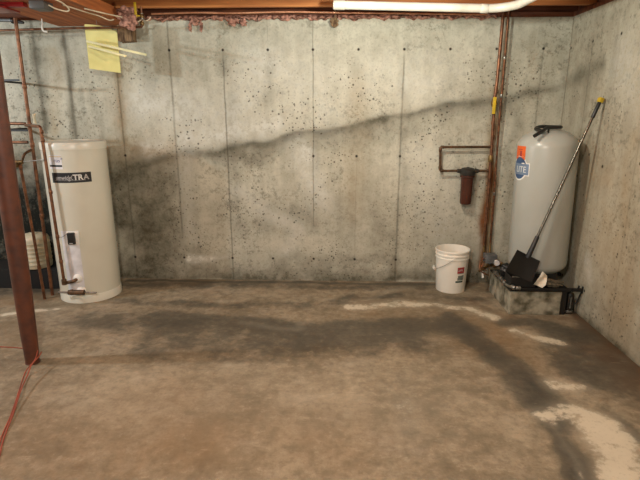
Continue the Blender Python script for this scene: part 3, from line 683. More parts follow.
bm = bmesh.new(); tube(bm, catmull([(-2.435, 4.287, 2.352), (-2.44, 4.278, 2.31), (-2.43, 4.28, 2.288), (-2.405, 4.285, 2.283)]), .007, 8); tube(bm, [(-2.44, 4.29, 2.384), (-2.438, 4.286, 2.34)], .005, 8)
o = obj('pipe_hook', bm, M['white'], None); tag(o, 'small white plastic pipe hook on the copper pipe at top left', 'hook')
bm = bmesh.new(); tube(bm, catmull([(-1.60, 4.50, 2.452), (-1.2, 4.50, 2.460), (-.9, 4.50, 2.454), (-.45, 4.50, 2.460), (.1, 4.50, 2.450), (.8, 4.52, 2.442), (1.25, 4.56, 2.440)]), .008, 10)
o = obj('wall_top_pipe', bm, M['copper_bright'], None); tag(o, 'thin copper tubing running along the top of the back wall', 'pipe')
bm = bmesh.new(); tube(bm, [(-3.4, 4.3, 2.385), (-2.70, 4.3, 2.376)], .014, 12)
gp = thing('grey_conduit', 'short grey pipe with a black end cap at the top left corner', 'pipe', (-2.7, 4.3, 2.376)); obj('tube', bm, M['grey_metal'], gp)
bm = bmesh.new(); tube(bm, [(-2.70, 4.3, 2.372), (-2.66, 4.3, 2.368), (-2.60, 4.295, 2.355)], [.020, .018, .010], 12); collar(bm, (-2.69, 4.3, 2.373), (1, 0, 0), .024, .02); obj('end_cap', bm, M['black'], gp)

# yellow foam board and the sticks
bm = bmesh.new(); n = 10; yb = 4.36; vsA = []; vsB = []
def board_pt(s, t_):   # s across, t_ down
    x = -2.123+s*.252; z = 2.352-t_*.352-s*(.006+.026*t_) - (.055*(s**3) if t_ < .05 else 0)
    return Vector((x, yb+.03*s+.012*math.sin(s*2.6), z))
for s in range(n+1):
    for t_ in range(n+1):
        pnt = board_pt(s/n, t_/n); vsA.append(bm.verts.new(pnt)); vsB.append(bm.verts.new(pnt+Vector((0, .008, 0))))
I = lambda s, t_: s*(n+1)+t_
for s in range(n):
    for t_ in range(n):
        bm.faces.new((vsA[I(s, t_)], vsA[I(s, t_+1)], vsA[I(s+1, t_+1)], vsA[I(s+1, t_)]))
        bm.faces.new((vsB[I(s, t_)], vsB[I(s+1, t_)], vsB[I(s+1, t_+1)], vsB[I(s, t_+1)]))
for s in range(n):
    for A in (0, n):
        f = (vsA[I(s, A)], vsA[I(s+1, A)], vsB[I(s+1, A)], vsB[I(s, A)]); bm.faces.new(f if A == 0 else f[::-1])
        f = (vsA[I(A, s)], vsB[I(A, s)], vsB[I(A, s+1)], vsA[I(A, s+1)]); bm.faces.new(f if A == 0 else f[::-1])
yb_ = thing('yellow_board', 'pale yellow foam board hanging below the girder at top left', 'board', (-1.99, 4.36, 2.0))
obj('foam_sheet', bm, M['yellow_foam'], yb_)
bm = bmesh.new(); tube(bm, [(-2.02, 4.366, 2.34), (-2.02, 4.362, 2.384)], .002, 6); obj('hanging_wire', bm, M['steel'], yb_)
for (a, b_, lb) in (((-2.105, 4.33, 2.215), (-1.57, 4.22, 2.095), 'upper and longer of the two pale yellow sticks poking out past the yellow board'),
                    ((-2.09, 4.326, 2.175), (-1.76, 4.27, 2.090), 'lower and shorter of the two pale yellow sticks on the yellow board')):
    a = Vector(a); b_ = Vector(b_); d = b_-a; mt = Matrix.Translation(a) @ d.to_track_quat('X', 'Z').to_matrix().to_4x4()
    bm = bmesh.new(); box(bm, (0, -.007, -.009), (d.length, .007, .009), .002, mt); o = obj('lath_stick', bm, M['stick'], None, False); tag(o, lb, 'stick')

# electrical bits on the girder
jb = thing('junction_box', 'grey metal junction box screwed under the girder at the top edge', 'junction box', (-2.07, 3.66, 2.34))
bm = bmesh.new(); box(bm, (-2.125, 3.60, 2.335), (-2.02, 3.72, 2.384), .004); obj('housing', bm, M['box_grey'], jb, True)
bm = bmesh.new(); box(bm, (-2.118, 3.607, 2.331), (-2.027, 3.713, 2.335), .001); obj('cover', bm, M['box_grey'], jb, False)
def cable(label, pts, r=.005):
    bm = bmesh.new(); tube(bm, catmull(pts), r, 8); o = obj('electric_cable', bm, M['cable'], None); tag(o, label, 'cable', None)
cable('cream cable looping from the grey junction box', [(-2.022, 3.66, 2.365), (-1.985, 3.69, 2.345), (-1.93, 3.72, 2.335), (-1.90, 3.70, 2.345), (-1.90, 3.62, 2.37), (-1.91, 3.5, 2.378)])
cable('left and lower of the two white cables under the girder, behind the loop', [(-1.95, 3.72, 2.376), (-1.905, 3.95, 2.372), (-1.87, 4.08, 2.368), (-1.83, 4.18, 2.352), (-1.80, 4.2, 2.36)])
cable('right white cable crossing diagonally from the girder to the pink insulation', [(-1.86, 3.85, 2.376), (-1.80, 3.98, 2.372), (-1.775, 4.12, 2.378), (-1.74, 4.22, 2.38)])
bm = bmesh.new(); box(bm, (-2.50, 3.64, 2.352), (-2.19, 3.70, 2.384), .008); box(bm, (-2.50, 3.55, 2.338), (-2.31, 3.80, 2.352), .006)
o = obj('red_bracket', bm, M['red_metal'], None, True); tag(o, 'dark red painted metal bracket in the top left corner', 'bracket')

# pink insulation: fluffy lumps along the top of the wall
def fluff(bm, c, sx, sy, sz, seed, sub=3, amp=.35):
    r = bmesh.ops.create_icosphere(bm, subdivisions=sub, radius=1)
    rnd = random.Random(seed); ph = [rnd.uniform(0, 6) for _ in range(6)]
    for v in r['verts']:
        d = v.co.normalized()
        k = 1+amp*(math.sin(3.1*d.x+ph[0])*math.cos(4.3*d.y+ph[1])+.6*math.sin(7.7*d.z+ph[2]+3*d.x)+.4*math.sin(13*d.x+ph[3])*math.sin(11*d.z+ph[4]))
        v.co = Vector((c[0]+d.x*sx*k, c[1]+d.y*sy*k, c[2]+d.z*sz*k))
def strip(x0_, x1_, z0_, z1_, y0_, y1_, seed):
    """ragged batt with a lumpy front and lower edge"""
    bm = bmesh.new(); rnd = random.Random(seed); nx = int((x1_-x0_)/.012); nz = 7; g_ = []
    ph = [rnd.uniform(0, 6) for _ in range(8)]
    for i in range(nx+1):
        x = x0_+(x1_-x0_)*i/nx
        low = z0_+.007*math.sin(23*x+ph[0])+.006*math.sin(51*x+ph[1])+.005*math.sin(97*x+ph[2])+rnd.uniform(-.003, .003)
        row = []
        for j in range(nz+1):
            t_ = j/nz; z = low+(z1_-low)*t_
            y = y0_-(y0_-y1_)*0+.012*math.sin(31*x+ph[3]+5*t_)+.008*math.sin(67*x+ph[4]-7*t_)+rnd.uniform(-.004, .004)+.02*(1-math.sin(PI*min(1, t_*1.2)))*.8
            row.append(bm.verts.new((x, y, z)))
        row.append(bm.verts.new((x, y1_, z1_))); row.append(bm.verts.new((x, y1_, low+.002)))
        g_.append(row)
    m_ = nz+3
    for a, b_ in zip(g_, g_[1:]):
        for j in range(m_): bm.faces.new((a[j], b[j] if False else b_[j], b_[(j+1) % m_], a[(j+1) % m_]))
    bm.faces.new(g_[0]); bm.faces.new(g_[-1][::-1]); bmesh.ops.recalc_face_normals(bm, faces=bm.faces)
    return bm
for k, (xa, xb, lb) in enumerate(((-1.80, -.72, 'pink fibreglass insulation batt along the top of the back wall, left section'), (-.71, -.02, 'pink fibreglass insulation batt along the wall top, middle section beside the white pipe end'), (-.01, 1.36, 'darker pink insulation batt behind the white plastic pipe, right section'))):
    bm = strip(xa, xb, 2.428, 2.466, 4.655, 4.688, 11+k)
    if k == 0:
        fluff(bm, (-1.27, 4.655, 2.415), .035, .02, .03, 1); fluff(bm, (-1.32, 4.66, 2.37), .013, .01, .035, 2); fluff(bm, (-1.22, 4.66, 2.375), .012, .01, .04, 3)
        fluff(bm, (-.93, 4.65, 2.415), .05, .02, .03, 4); fluff(bm, (-.84, 4.65, 2.405), .03, .02, .03, 5)
    o = obj('insulation_batt', bm, M['pink'], None); tag(o, lb, 'insulation', None)
bm = bmesh.new(); fluff(bm, (-1.70, 4.26, 2.355), .07, .045, .06, 8, 4, .22); fluff(bm, (-1.74, 4.32, 2.42), .08, .06, .05, 9, 4, .25)
o = obj('insulation_wad', bm, M['pink'], None); tag(o, 'wad of pink insulation stuffed beside the girder end, near the yellow lever', 'insulation')
bm = bmesh.new(); fluff(bm, (-.04, 4.64, 2.40), .035, .02, .035, 10, 3, .3); tube(bm, [(-.035, 4.5, 2.55), (-.035, 4.57, 2.47), (-.035, 4.62, 2.41)], .006, 8)
o = obj('hanging_debris', bm, M['rot'], None); tag(o, 'small dark lump hanging at the wall top by the white pipe end', 'debris')

# white plastic drain pipe
pv = thing('drain_pipe', 'white plastic pipe hung under the joists along the top edge, bending away at right', 'pipe', (.6, 4.1, 2.40))
bm = bmesh.new(); tube(bm, [(-.03, 4.1, 2.436), (1.18, 4.1, 2.402), (1.31, 4.0, 2.405), (1.39, 3.4, 2.43), (1.40, 2.6, 2.44)], .031, 20, .09); obj('pipe_run', bm, M['pvc'], pv)
for pp, dd, r_, l_ in (((0, 4.1, 2.435), (1, 0, -.03), .035, .09), ((1.10, 4.1, 2.403), (1, 0, -.03), .034, .06), ((1.345, 3.67, 2.42), (.1, -.6, .025), .037, .06)):
    bm = bmesh.new(); collar(bm, pp, dd, r_, l_); obj('coupling', bm, M['pvc'], pv)
bm = bmesh.new(); tube(bm, [(.02, 4.1, 2.475), (.02, 4.1, 2.53), (.02, 4.03, 2.60)], .004, 8); obj('hanger', bm, M['steel'], pv)

# ---------------------------------------------------------------- right side: pipes on the wall and filter
t = thing('wall_riser_pipe', 'copper pipe running down the back wall with a yellow lever and a square loop', 'pipe', (1.40, 4.6, .25))
bm = bmesh.new(); tube(bm, [(1.398, 4.60, 2.60), (1.389, 4.585, 1.9), (1.380, 4.58, 1.76), (1.397, 4.60, 1.33), (1.403, 4.60, .9), (1.412, 4.62, .40)], .0145, 14); obj('pipe_run', bm, M['copper'], t)
bm = bmesh.new(); tube(bm, [(1.41, 4.605, 1.335), (.935, 4.605, 1.332), (.945, 4.605, 1.116), (1.41, 4.605, 1.118)], .0115, 14, .02); lp = obj('filter_loop', bm, M['copper_dark'], t)
for pp, dd in (((.955, 4.605, 1.332), (1, 0, 0)), ((.962, 4.605, 1.116), (1, 0, 0)), ((.936, 4.605, 1.305), (0, 0, 1)), ((.944, 4.605, 1.145), (0, 0, 1)), ((1.385, 4.605, 1.334), (1, 0, 0)), ((1.385, 4.605, 1.118), (1, 0, 0))):
    bm = bmesh.new(); collar(bm, pp, dd, .0145, .03); obj('elbow_collar', bm, M['copper_dark'], lp)
for z in (1.84, 1.55, 1.42, 1.335, 1.118):
    bm = bmesh.new(); collar(bm, (1.392 if z > 1.5 else 1.40, 4.605, z), (0, 0, 1), .0165, .04); obj('coupling', bm, M['copper_dull'], t)
bm = bmesh.new(); collar(bm, (1.398, 4.605, 1.23), (0, 0, 1), .022, .06); obj('check_valve', bm, M['brass'], t)
bm = bmesh.new(); collar(bm, (1.384, 4.60, 1.72), (0, 0, 1), .022, .07); collar(bm, (1.384, 4.60, 1.72), (0, 0, 1), .027, .03); vb = obj('valve_body', bm, M['brass'], t)
bm = bmesh.new(); box(bm, (1.358, 4.545, 1.625), (1.386, 4.553, 1.77), .004); tube(bm, [(1.374, 4.55, 1.74), (1.382, 4.59, 1.73)], .006, 8); lv = obj('lever_handle', bm, M['yellow'], t); lv['label'] = 'yellow lever handle'
t = thing('tank_pipe', 'thinner copper pipe descending beside the wall riser to the tank fittings', 'pipe', (1.44, 4.62, .3))
bm = bmesh.new(); tube(bm, [(1.440, 4.60, 2.60), (1.446, 4.61, 1.6), (1.47, 4.64, .9), (1.475, 4.64, .42)], .0095, 14); obj('pipe_run', bm, M['copper_dull'], t)
for z in (2.1, 1.78, .9):
    bm = bmesh.new(); collar(bm, (1.443 if z > 1.2 else 1.470, 4.605 if z > 1.2 else 4.64, z), (0, 0, 1), .0125, .03); obj('coupling', bm, M['steel'], t)

f = thing('water_filter', 'brown canister water filter with a dark cap on the wall pipe loop', 'water filter', (1.198, 4.60, .93))
FX, FY = 1.198, 4.600
bm = bmesh.new(); lathe(bm, [(.03, .802), (.049, .812), (.053, .835), (.056, 1.03), (.058, 1.055), (.064, 1.06), (.064, 1.082)], (FX, FY, 0), 32)
# vertical ribs on the sump collar
for i in range(16):
    a = 2*PI*i/16; box(bm, (-.002, -.003, 0), (.003, .003, .012), 0, Matrix.Translation((FX+.064*math.cos(a), FY+.064*math.sin(a), 1.062)) @ Matrix.Rotation(a, 4, 'Z'))
obj('sump', bm, M['filter_brown'], f)
bm = bmesh.new(); lathe(bm, [(.066, 1.080), (.070, 1.088), (.070, 1.125), (.055, 1.142), (.03, 1.148)], (FX, FY, 0), 32); tube(bm, [(FX-.095, FY, 1.117), (FX+.095, FY, 1.117)], .019, 14); cp_ = obj('filter_cap', bm, M['filter_cap'], f)
bm = bmesh.new(); lathe(bm, [(.012, 1.146), (.012, 1.153), (.008, 1.155)], (FX, FY-.01, 0), 16); obj('pressure_button', bm, M['filter_cap'], cp_)

# ---------------------------------------------------------------- pressure tank on its block
TX, TY, TR = 1.742, 4.17, .236
def dome(r, z0_, h_, n, up=True):
    return [(r*math.cos(PI/2*i/n), z0_+(h_ if up else -h_)*math.sin(PI/2*i/n)) for i in range(n+1)]
tk = thing('pressure_tank', 'tall grey well pressure tank with a blue badge in the right corner', 'tank', (TX, TY, .245))
prof = [(max(.02, r), z) for r, z in dome(TR, .40, .11, 9, False)][::-1][:-1]+[(TR, .40), (TR, .9), (TR, 1.37)]+[(max(.015, r), z) for r, z in dome(TR, 1.37, .145, 10)][1:]
bm = bmesh.new(); lathe(bm, prof, (TX, TY, 0), 72); obj('tank_shell', bm, M['tank'], tk)
bm = bmesh.new(); lathe(bm, [(TR+.0015, .425), (TR+.0025, .43), (TR+.0015, .435)], (TX, TY, 0), 72, cap=(False, False)); obj('weld_seam', bm, M['tank'], tk)
bm = bmesh.new(); lathe(bm, [(.175, .2415), (.178, .25), (.165, .345), (.15, .345)], (TX, TY, 0), 48, cap=(True, True)); obj('base_skirt', bm, M['black'], tk)
# black valve cover strap on the dome
bm = bmesh.new(); hl = [(TX-.035+(x-TX)*1.35, TY-.03+(y-TY)*1.7, z-.001-.10*max(0, TY-.02-y)) for x, y, z in [(TX-.115, TY-.10, 1.476), (TX-.06, TY-.08, 1.51), (TX-.02, TY-.05, 1.528), (TX+.04, TY-.04, 1.53), (TX+.075, TY-.02, 1.527), (TX+.085, TY+.02, 1.524), (TX+.05, TY+.05, 1.526), (TX-.02, TY+.03, 1.53), (TX-.07, TY-.02, 1.518), (TX-.06, TY-.075, 1.508)]]
tube(bm, catmull(hl), .014, 10); tube(bm, catmull([(TX-.02, TY-.05, 1.52), (TX-.045, TY-.10, 1.500), (TX-.055, TY-.13, 1.480)]), .007, 8); obj('cord_loop', bm, M['black'], tk)['label'] = 'black looped strap'
ta = math.atan2(-TY, -TX); TCc = (TX, TY)
bm = bmesh.new(); disc_on(bm, TCc, ta, TR, -.29, -.168, 1.272, 1.382, .0012, 8); os_ = obj('orange_sticker', bm, M['orange'], tk)
bm = bmesh.new(); disc_on(bm, TCc, ta, TR, -.25, -.20, 1.352, 1.358, .0018, 6); disc_on(bm, TCc, ta, TR, -.23, -.205, 1.30, 1.345, .0018, 4); obj('print', bm, M['red'], os_)
# blue round badge with rectangle
def badge(name, m, r_, off, parent, rect=None):
    bm = bmesh.new(); pts = []
    for i in range(36):
        a = 2*PI*i/36; pts.append((-.225+r_*math.cos(a), 1.205+r_*1.15*math.sin(a)))
    def P3(s, z, o): aa = ta+s/TR; return (TX+(TR+o)*math.cos(aa), TY+(TR+o)*math.sin(aa), z)
    cen = bm.verts.new(P3(-.225, 1.205, off)); ring = [bm.verts.new(P3(s, z, off)) for s, z in pts]; low = [bm.verts.new(P3(s, z, -.001)) for s, z in pts]
    for i in range(36):
        j = (i+1) % 36; bm.faces.new((cen, ring[i], ring[j])); bm.faces.new((ring[i], low[i], low[j], ring[j]))
    bmesh.ops.recalc_face_normals(bm, faces=bm.faces)
    if rect: disc_on(bm, TCc, ta, TR, *rect, off, 8)
    return obj(name, bm, m, parent)
bd = badge('round_badge', M['text_white'], .088, .0012, tk, (-.25, -.118, 1.145, 1.25))
badge('badge_field', M['blue'], .077, .0022, bd)
bm = bmesh.new(); disc_on(bm, TCc, ta, TR, -.285, -.125, 1.153, 1.242, .0028, 10); obj('name_panel', bm, M['blue_pale'], bd)
text_on('lettering', 'LITE', M['text_white'], bd, TCc, ta, TR, -.262, 1.173, .070, off=.0030, sx=.9)

tk.rotation_euler = (0, -.022, 0)
bk = thing('concrete_block', 'mossy grey concrete block under the black plate of the pressure tank', 'concrete block', (1.67, 4.2, 0))
bm = bmesh.new(); box(bm, (1.445, 3.895, 0), (1.862, 4.52, .205), .008)
bmesh.ops.subdivide_edges(bm, edges=bm.edges[:], cuts=2, use_grid_fill=True)
for v in bm.verts:
    if v.co.z > .01: v.co += Vector([random.uniform(-.0025, .0025) for _ in range(3)])
obj('block_body', bm, M['block'], bk)
pl = thing('black_plate', 'black sheet plate lying on the concrete block under the pressure tank', 'plate', (1.72, 4.15, .209))
bm = bmesh.new(); box(bm, (1.43, 3.885, .209), (1.93, 4.44, .22), .003); obj('plate_sheet', bm, M['black_plate'], pl, False)
bm = bmesh.new(); box(bm, (1.43, 3.878, .2205), (1.93, 3.90, .240), .003); obj('front_lip', bm, M['black_plate'], pl, False)
# low steel shelf carrying the right end
sh = thing('steel_shelf', 'low black steel rail frame between the concrete block and the right wall', 'shelf frame', (1.97, 4.0, 0))
bm = bmesh.new(); box(bm, (1.935, 3.885, .212), (2.024, 3.91, .237), .002); obj('rail', bm, M['black_plate'], sh, False)
bm = bmesh.new(); box(bm, (1.935, 4.30, .212), (2.024, 4.325, .237), .002); obj('rail', bm, M['black_plate'], sh, False)
bm = bmesh.new(); box(bm, (1.868, 3.905, .0), (1.910, 3.93, .208), .002); obj('leg', bm, M['black_plate'], sh, False)
bm = bmesh.new(); box(bm, (1.94, 4.30, .0), (1.965, 4.325, .212), .002); obj('leg', bm, M['black_plate'], sh, False)
bm = bmesh.new(); tube(bm, [(2.018, 3.897, .212), (2.012, 3.897, .19), (1.985, 3.90, .10)], .006, 8); tube(bm, [(2.02, 3.893, .20), (2.022, 3.893, .255)], .009, 8); tube(bm, [(1.985, 3.893, .232), (1.99, 3.893, .262)], .008, 8); obj('brace', bm, M['black_plate'], sh)
cn = thing('dark_canister', 'shiny black canister standing on the floor right of the concrete block', 'canister', (1.953, 3.945, 0))
bm = bmesh.new(); lathe(bm, [(.028, .001), (.034, .005), (.034, .165), (.030, .18), (.018, .188)], (1.953, 3.945, 0), 28); obj('canister_body', bm, M['dark_can'], cn)
bm = bmesh.new(); lathe(bm, [(.0345, .012), (.036, .016), (.036, .03), (.0345, .034)], (1.953, 3.945, 0), 28); obj('steel_band', bm, M['steel'], cn)
bm = bmesh.new(); tube(bm, [(1.945, 3.904, .06), (1.945, 3.904, .16)], .006, 8); obj('side_tube', bm, M['steel'], cn)

# shovel
Tip = Vector((1.990, 3.955, 1.742)); Sock = Vector((1.552, 3.862, .555)); ax = (Tip-Sock).normalized()
sv = thing('scraper_shovel', 'long handled square black shovel leaning in the corner, yellow end grip', 'shovel', (1.50, 3.77, .26))
bm = bmesh.new(); tube(bm, [Sock-ax*.02, Sock+ax*.2, Tip-ax*.13], .0105, 14); obj('handle', bm, M['shaft'], sv)['label'] = 'bare metal shaft'
bm = bmesh.new(); tube(bm, [Sock-ax*.05, Sock-ax*.02, Sock+ax*.13, Sock+ax*.14], [.02, .021, .017, .012], 14); obj('socket', bm, M['black'], sv)
bm = bmesh.new(); tube(bm, [Tip-ax*.15, Tip-ax*.145, Tip-ax*.03, Tip-ax*.02], [.012, .014, .014, .012], 14); obj('hand_grip', bm, M['black'], sv)
Rm = Matrix.Translation(Tip-ax*.012) @ ax.to_track_quat('Z', 'Y').to_matrix().to_4x4()
bm = bmesh.new(); box(bm, (-.017, -.017, -.018), (.017, .017, .018), .004, Rm); obj('end_cap', bm, M['yellow'], sv)['label'] = 'yellow end cap'
# blade: square pan facing the room
bl = [Vector(q_) for q_ in ((1.450, 3.88, .571), (1.648, 3.90, .472), (1.598, 3.872, .290), (1.367, 3.852, .395))]
bm = bmesh.new(); nn = 8; nrm = (bl[1]-bl[0]).cross(bl[3]-bl[0]).normalized(); 
if nrm.y > 0: nrm = -nrm
G1 = []; G2 = []
for i in range(nn+1):
    for j in range(nn+1):
        s, t_ = i/nn, j/nn
        pnt = bl[0]*(1-s)*(1-t_)+bl[1]*s*(1-t_)+bl[2]*s*t_+bl[3]*(1-s)*t_
        pnt = pnt-nrm*(.018*math.sin(PI*s)) + nrm*.012*(1-t_)
        G1.append(bm.verts.new(pnt)); G2.append(bm.verts.new(pnt-nrm*.006))
J = lambda i, j: i*(nn+1)+j
for i in range(nn):
    for j in range(nn):
        bm.faces.new((G1[J(i, j)], G1[J(i+1, j)], G1[J(i+1, j+1)], G1[J(i, j+1)])); bm.faces.new((G2[J(i, j)], G2[J(i, j+1)], G2[J(i+1, j+1)], G2[J(i+1, j)]))
for i in range(nn):
    for k in (0, nn):
        bm.faces.new((G1[J(i, k)], G1[J(i+1, k)], G2[J(i+1, k)], G2[J(i, k)])); bm.faces.new((G1[J(k, i)], G1[J(k, i+1)], G2[J(k, i+1)], G2[J(k, i)]))
bmesh.ops.recalc_face_normals(bm, faces=bm.faces); obj('blade', bm, M['black'], sv)

# black tray the blade stands on
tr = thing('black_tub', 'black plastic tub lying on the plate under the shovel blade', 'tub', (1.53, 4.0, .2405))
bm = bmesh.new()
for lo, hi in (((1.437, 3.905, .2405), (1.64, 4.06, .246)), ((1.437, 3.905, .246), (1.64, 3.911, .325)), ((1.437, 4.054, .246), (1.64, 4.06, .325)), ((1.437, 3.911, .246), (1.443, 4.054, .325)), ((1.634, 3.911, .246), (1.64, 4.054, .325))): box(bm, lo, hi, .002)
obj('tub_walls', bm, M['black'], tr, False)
bm = bmesh.new(); tube(bm, [(1.445, 3.904, .330), (1.53, 3.903, .328), (1.56, 3.904, .326)], .006, 10); obj('rim', bm, M['steel'], tr)['label'] = 'front rim with a painted highlight'  # pale steel strip paints the highlight on the black tub's rim
# black jug-like bundle behind the blade
bm = bmesh.new(); fluff(bm, (1.485, 4.17, .305), .055, .055, .06, 21, 4, .14)
o = obj('black_bag', bm, M['black'], None); tag(o, 'crumpled black plastic bag between the shovel blade and the tank', 'bag')
# crumpled label
bm = bmesh.new(); gr = []
cpt = [Vector((1.665, 3.86, .395)), Vector((1.715, 3.87, .352)), Vector((1.668, 3.84, .262)), Vector((1.595, 3.83, .292))]
for i in range(9):
    row = []
    for j in range(9):
        s, t_ = i/8, j/8; pnt = cpt[0]*(1-s)*(1-t_)+cpt[1]*s*(1-t_)+cpt[2]*s*t_+cpt[3]*(1-s)*t_
        row.append(pnt+Vector((0, -.03*math.sin(PI*t_)*s-.01*math.sin(5*s+3*t_)+random.uniform(-.002, .002), 0)))
    gr.append(row)
fa = [[bm.verts.new(p_) for p_ in r] for r in gr]; fb = [[bm.verts.new(p_+Vector((0, .002, 0))) for p_ in r] for r in gr]
for i in range(8):
    for j in range(8):
        bm.faces.new((fa[i][j], fa[i+1][j], fa[i+1][j+1], fa[i][j+1])); bm.faces.new((fb[i][j], fb[i][j+1], fb[i+1][j+1], fb[i+1][j]))
for i in range(8):
    for A in (0, 8):
        bm.faces.new((fa[i][A], fa[i+1][A], fb[i+1][A], fb[i][A])); bm.faces.new((fa[A][i], fa[A][i+1], fb[A][i+1], fb[A][i]))
bmesh.ops.recalc_face_normals(bm, faces=bm.faces)
o = obj('curled_paper', bm, M['paper'], None); tag(o, 'curled cream paper tag beside the shovel blade, in front of the tank', 'paper')
bm = bmesh.new(); fluff(bm, (1.80, 3.948, .264), .075, .04, .03, 31, 4, .25); fluff(bm, (1.74, 3.945, .278), .045, .035, .025, 32, 3, .25)
o = obj('dirty_rag', bm, M['rag'], None); tag(o, 'grimy brown rag heaped on the plate right of the paper tag', 'rag')

# tank tee: switch, gauge, fittings
tt = thing('tank_fittings', 'cluster of brass fittings, gauge and grey pressure switch left of the tank base', 'pipe fittings', (1.42, 4.4, .24))
bm = bmesh.new(); tube(bm, [(1.72, 4.40, .275), (1.42, 4.40, .275), (1.405, 4.40, .275)], [.016, .016, .02], 14); collar(bm, (1.46, 4.4, .275), (1, 0, 0), .024, .04); collar(bm, (1.52, 4.4, .275), (1, 0, 0), .022, .03)
tube(bm, [(1.412, 4.61, .405), (1.412, 4.60, .30), (1.412, 4.42, .275)], .0125, 14, .03); tube(bm, [(1.475, 4.64, .42), (1.465, 4.61, .32), (1.452, 4.42, .28)], .0095, 12, .03); tee = obj('tank_tee', bm, M['brass'], tt)
bm = bmesh.new(); box(bm, (1.345, 4.32, .312), (1.452, 4.41, .392), .006); tube(bm, [(1.41, 4.39, .28), (1.41, 4.38, .33)], .006, 8); sw = obj('pressure_switch', bm, M['grey_metal'], tt)
bm = bmesh.new(); R_ = Vector((-.3, -1, .2)).to_track_quat('Z', 'Y').to_matrix().to_4x4(); lathe(bm, [(.028, 0), (.03, .004), (.03, .02), (.026, .022)], (1.452, 4.33, .318), 24, R_); tube(bm, [(1.452, 4.34, .32), (1.47, 4.40, .28)], .006, 8); ga = obj('pressure_gauge', bm, M['steel'], tt)
bm = bmesh.new(); lathe(bm, [(.024, .022), (.024, .0228)], (1.452, 4.33, .318), 24, R_); obj('gauge_dial', bm, M['text_grey'], ga)
bm = bmesh.new(); tube(bm, catmull([(1.355, 4.36, .35), (1.31, 4.33, .34), (1.29, 4.30, .29), (1.31, 4.28, .245), (1.37, 4.28, .215)]), .006, 8); tube(bm, catmull([(1.36, 4.35, .33), (1.33, 4.32, .32), (1.315, 4.31, .28), (1.36, 4.31, .25)]), .005, 8); obj('switch_cable', bm, M['copper_dull'], tt)
bm = bmesh.new(); tube(bm, [(1.405, 4.4, .275), (1.36, 4.38, .25), (1.30, 4.33, .235)], .012, 12); collar(bm, (1.345, 4.37, .247), (1, .5, .3), .018, .03); dc = obj('drain_cock', bm, M['brass'], tt)
bm = bmesh.new(); tube(bm, [(1.335, 4.355, .23), (1.34, 4.335, .17)], [.006, .011], 10); obj('drain_handle', bm, M['white'], dc)
bm = bmesh.new(); tube(bm, [(1.432, 4.33, .236), (1.43, 4.15, .238), (1.428, 3.96, .238), (1.45, 3.888, .240)], .013, 12, .03)
for pp, dd in (((1.432, 4.27, .237), (0, 1, 0)), ((1.43, 4.12, .239), (0, 1, 0)), ((1.429, 4.02, .239), (0, 1, 0))): collar(bm, pp, dd, .021, .035)
pe = obj('edge_pipe', bm, M['steel'], tt)
bm = bmesh.new(); collar(bm, (1.455, 3.885, .245), (.6, -1, 0), .019, .04); collar(bm, (1.492, 3.872, .245), (1, -.1, 0), .016, .035); obj('steel_cap', bm, M['steel'], tt)

# ---------------------------------------------------------------- bucket
BX, BY = 1.088, 4.50
BS = 1.065
bu = thing('bucket', 'white plastic bucket with wire bail standing by the back wall', 'bucket', (BX, BY, 0))
bm = bmesh.new(); lathe(bm, [(.125, .003), (.130, 0), (.132, .006), (.147, .29), (.1475, .30), (.152, .302), (.152, .312), (.1475, .314), (.148, .33), (.154, .332), (.154, .342), (.149, .344), (.150, .362), (.156, .364), (.157, .375), (.154, .379), (.148, .379), (.146, .37), (.143, .30), (.128, .012), (.02, .010)], (BX, BY, 0), 56, cap=(True, True)); bmesh.ops.recalc_face_normals(bm, faces=bm.faces); obj('pail', bm, M['bucket'], bu)
ba = math.atan2(-BY, -BX); bu.scale = (1.02, 1.02, BS)
e1 = ba+.12; e2 = e1+PI
E1 = Vector((BX+.153*math.cos(e1), BY+.153*math.sin(e1), .318)); E2 = Vector((BX+.153*math.cos(e2), BY+.153*math.sin(e2), .318))
mid = (E1+E2)/2; side = Vector((math.cos(e1-PI/2), math.sin(e1-PI/2), 0)); ax_ = (E1-E2).normalized()
bm = bmesh.new(); pts = []
for i in range(25):
    a = PI*i/24; pts.append(mid+ax_*(.158*math.cos(a))+(side*.163+Vector((0, 0, -.125)))*math.sin(a))
tube(bm, pts, .0022, 8); bail = obj('bail', bm, M['steel'], bu)
bm = bmesh.new(); tube(bm, pts[10:15], .010, 12); obj('bail_grip', bm, M['white'], bail)
for E_ in (E1, E2):
    bm = bmesh.new(); d = (E_-mid).normalized(); lathe(bm, [(.012, -.004), (.012, .006), (.008, .008)], E_, 16, d.to_track_quat('Z', 'Y').to_matrix().to_4x4()); obj('bail_ear', bm, M['bucket'], bu)
def cone_patch(bm, s0, s1, z0_, z1_, off):
    rr = lambda z: .132+(z-.006)*(.015/.284)
    n_ = 8; rows = []
    for k in range(n_+1):
        a = ba+(s0+(s1-s0)*k/n_)/.14
        rows.append([bm.verts.new((BX+(rr(z)+o)*math.cos(a), BY+(rr(z)+o)*math.sin(a), z)) for o, z in ((-.001, z0_), (off, z0_), (off, z1_), (-.001, z1_))])
    for a, b_ in zip(rows, rows[1:]):
        for j in range(4): bm.faces.new((a[j], b_[j], b_[(j+1) % 4], a[(j+1) % 4]))
    bm.faces.new(rows[0]); bm.faces.new(rows[-1][::-1]); bmesh.ops.recalc_face_normals(bm, faces=bm.faces)
bm = bmesh.new(); cone_patch(bm, .055, .125, .188, .242, .0012); lg = obj('red_logo', bm, M['red'], bu)
text_on('lettering', 'SW', M['text_white'], lg, (BX, BY), ba, .1425, .063, .206, .032, off=.0016)
bm = bmesh.new()
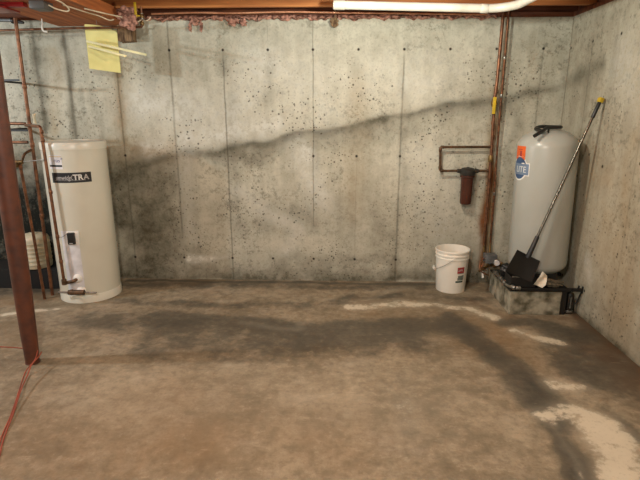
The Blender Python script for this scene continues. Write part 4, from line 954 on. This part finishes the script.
for (a, b_, z) in ((.058, .12, .183), (.065, .125, .158), (.065, .125, .147), (.06, .125, .136), (.06, .125, .125), (.045, .12, .110), (.045, .12, .102)): cone_patch(bm, a, b_, z, z+(.003 if z > .17 else .008), .0012)
obj('printed_text', bm, M['print_green'], bu)

# ---------------------------------------------------------------- cream jug on dark crate behind the post
bm = bmesh.new(); box(bm, (-3.5, 4.36, 0), (-2.655, 4.66, .19), .006); o = obj('black_crate', bm, M['crate_black'], None, False); tag(o, 'low black crate on the floor behind the post, under the cream drum', 'crate')
dr = thing('cream_drum', 'small cream ribbed drum on the black crate behind the red-brown post', 'drum', (-2.90, 4.47, .19))
bm = bmesh.new(); pr = [(.11, .192), (.125, .197), (.128, .21)]
for k in range(6):
    z = .23+k*.04; pr += [(.128, z), (.131, z+.004), (.131, z+.010), (.128, z+.014)]
pr += [(.128, .465), (.118, .495), (.09, .515), (.02, .522)]
lathe(bm, pr, (-2.90, 4.47, 0), 40); obj('drum_body', bm, M['cream'], dr)
bm = bmesh.new(); lathe(bm, [(.03, .521), (.03, .528), (.026, .53)], (-2.90, 4.47, 0), 24); obj('screw_cap', bm, M['cream'], dr)
bm = bmesh.new(); lathe(bm, [(.024, .001), (.026, .004), (.026, .10), (.02, .11), (.012, .112)], (-2.60, 4.48, 0), 20); o = obj('small_bottle', bm, M['rag'], None); tag(o, 'small dull bottle on the floor between the pipes and the water heater', 'bottle')

# ---------------------------------------------------------------- orange cord
c = thing('extension_cord', 'thin orange extension cord running from the post base to the lower left', 'cord', (-1.95, 2.6, 0))
bm = bmesh.new(); tube(bm, catmull([(-1.972, 2.935, .09), (-1.97, 2.89, .075), (-1.96, 2.80, .07), (-1.93, 2.70, .05), (-1.88, 2.55, .035), (-1.80, 2.35, .012), (-1.72, 2.15, .005), (-1.62, 1.95, .004), (-1.52, 1.7, .004), (-1.5, 1.4, .004)]), .0042, 8); obj('strand', bm, M['cord'], c)
bm = bmesh.new(); tube(bm, catmull([(-1.978, 2.91, .115), (-1.99, 2.88, .06), (-2.00, 2.80, .03), (-1.965, 2.70, .02), (-1.90, 2.56, .02), (-1.812, 2.35, .008), (-1.735, 2.15, .004), (-1.635, 1.95, .004), (-1.55, 1.7, .004)]), .0036, 8); obj('strand', bm, M['cord'], c)
bm = bmesh.new(); tube(bm, catmull([(-2.10, 2.99, .02), (-2.2, 3.13, .005), (-2.5, 3.17, .004), (-3.0, 3.2, .004), (-3.6, 3.1, .004)]), .0036, 8); o = obj('floor_cord', bm, M['cord'], None); tag(o, 'orange cord lying on the floor left of the post, running off the left edge', 'cord')
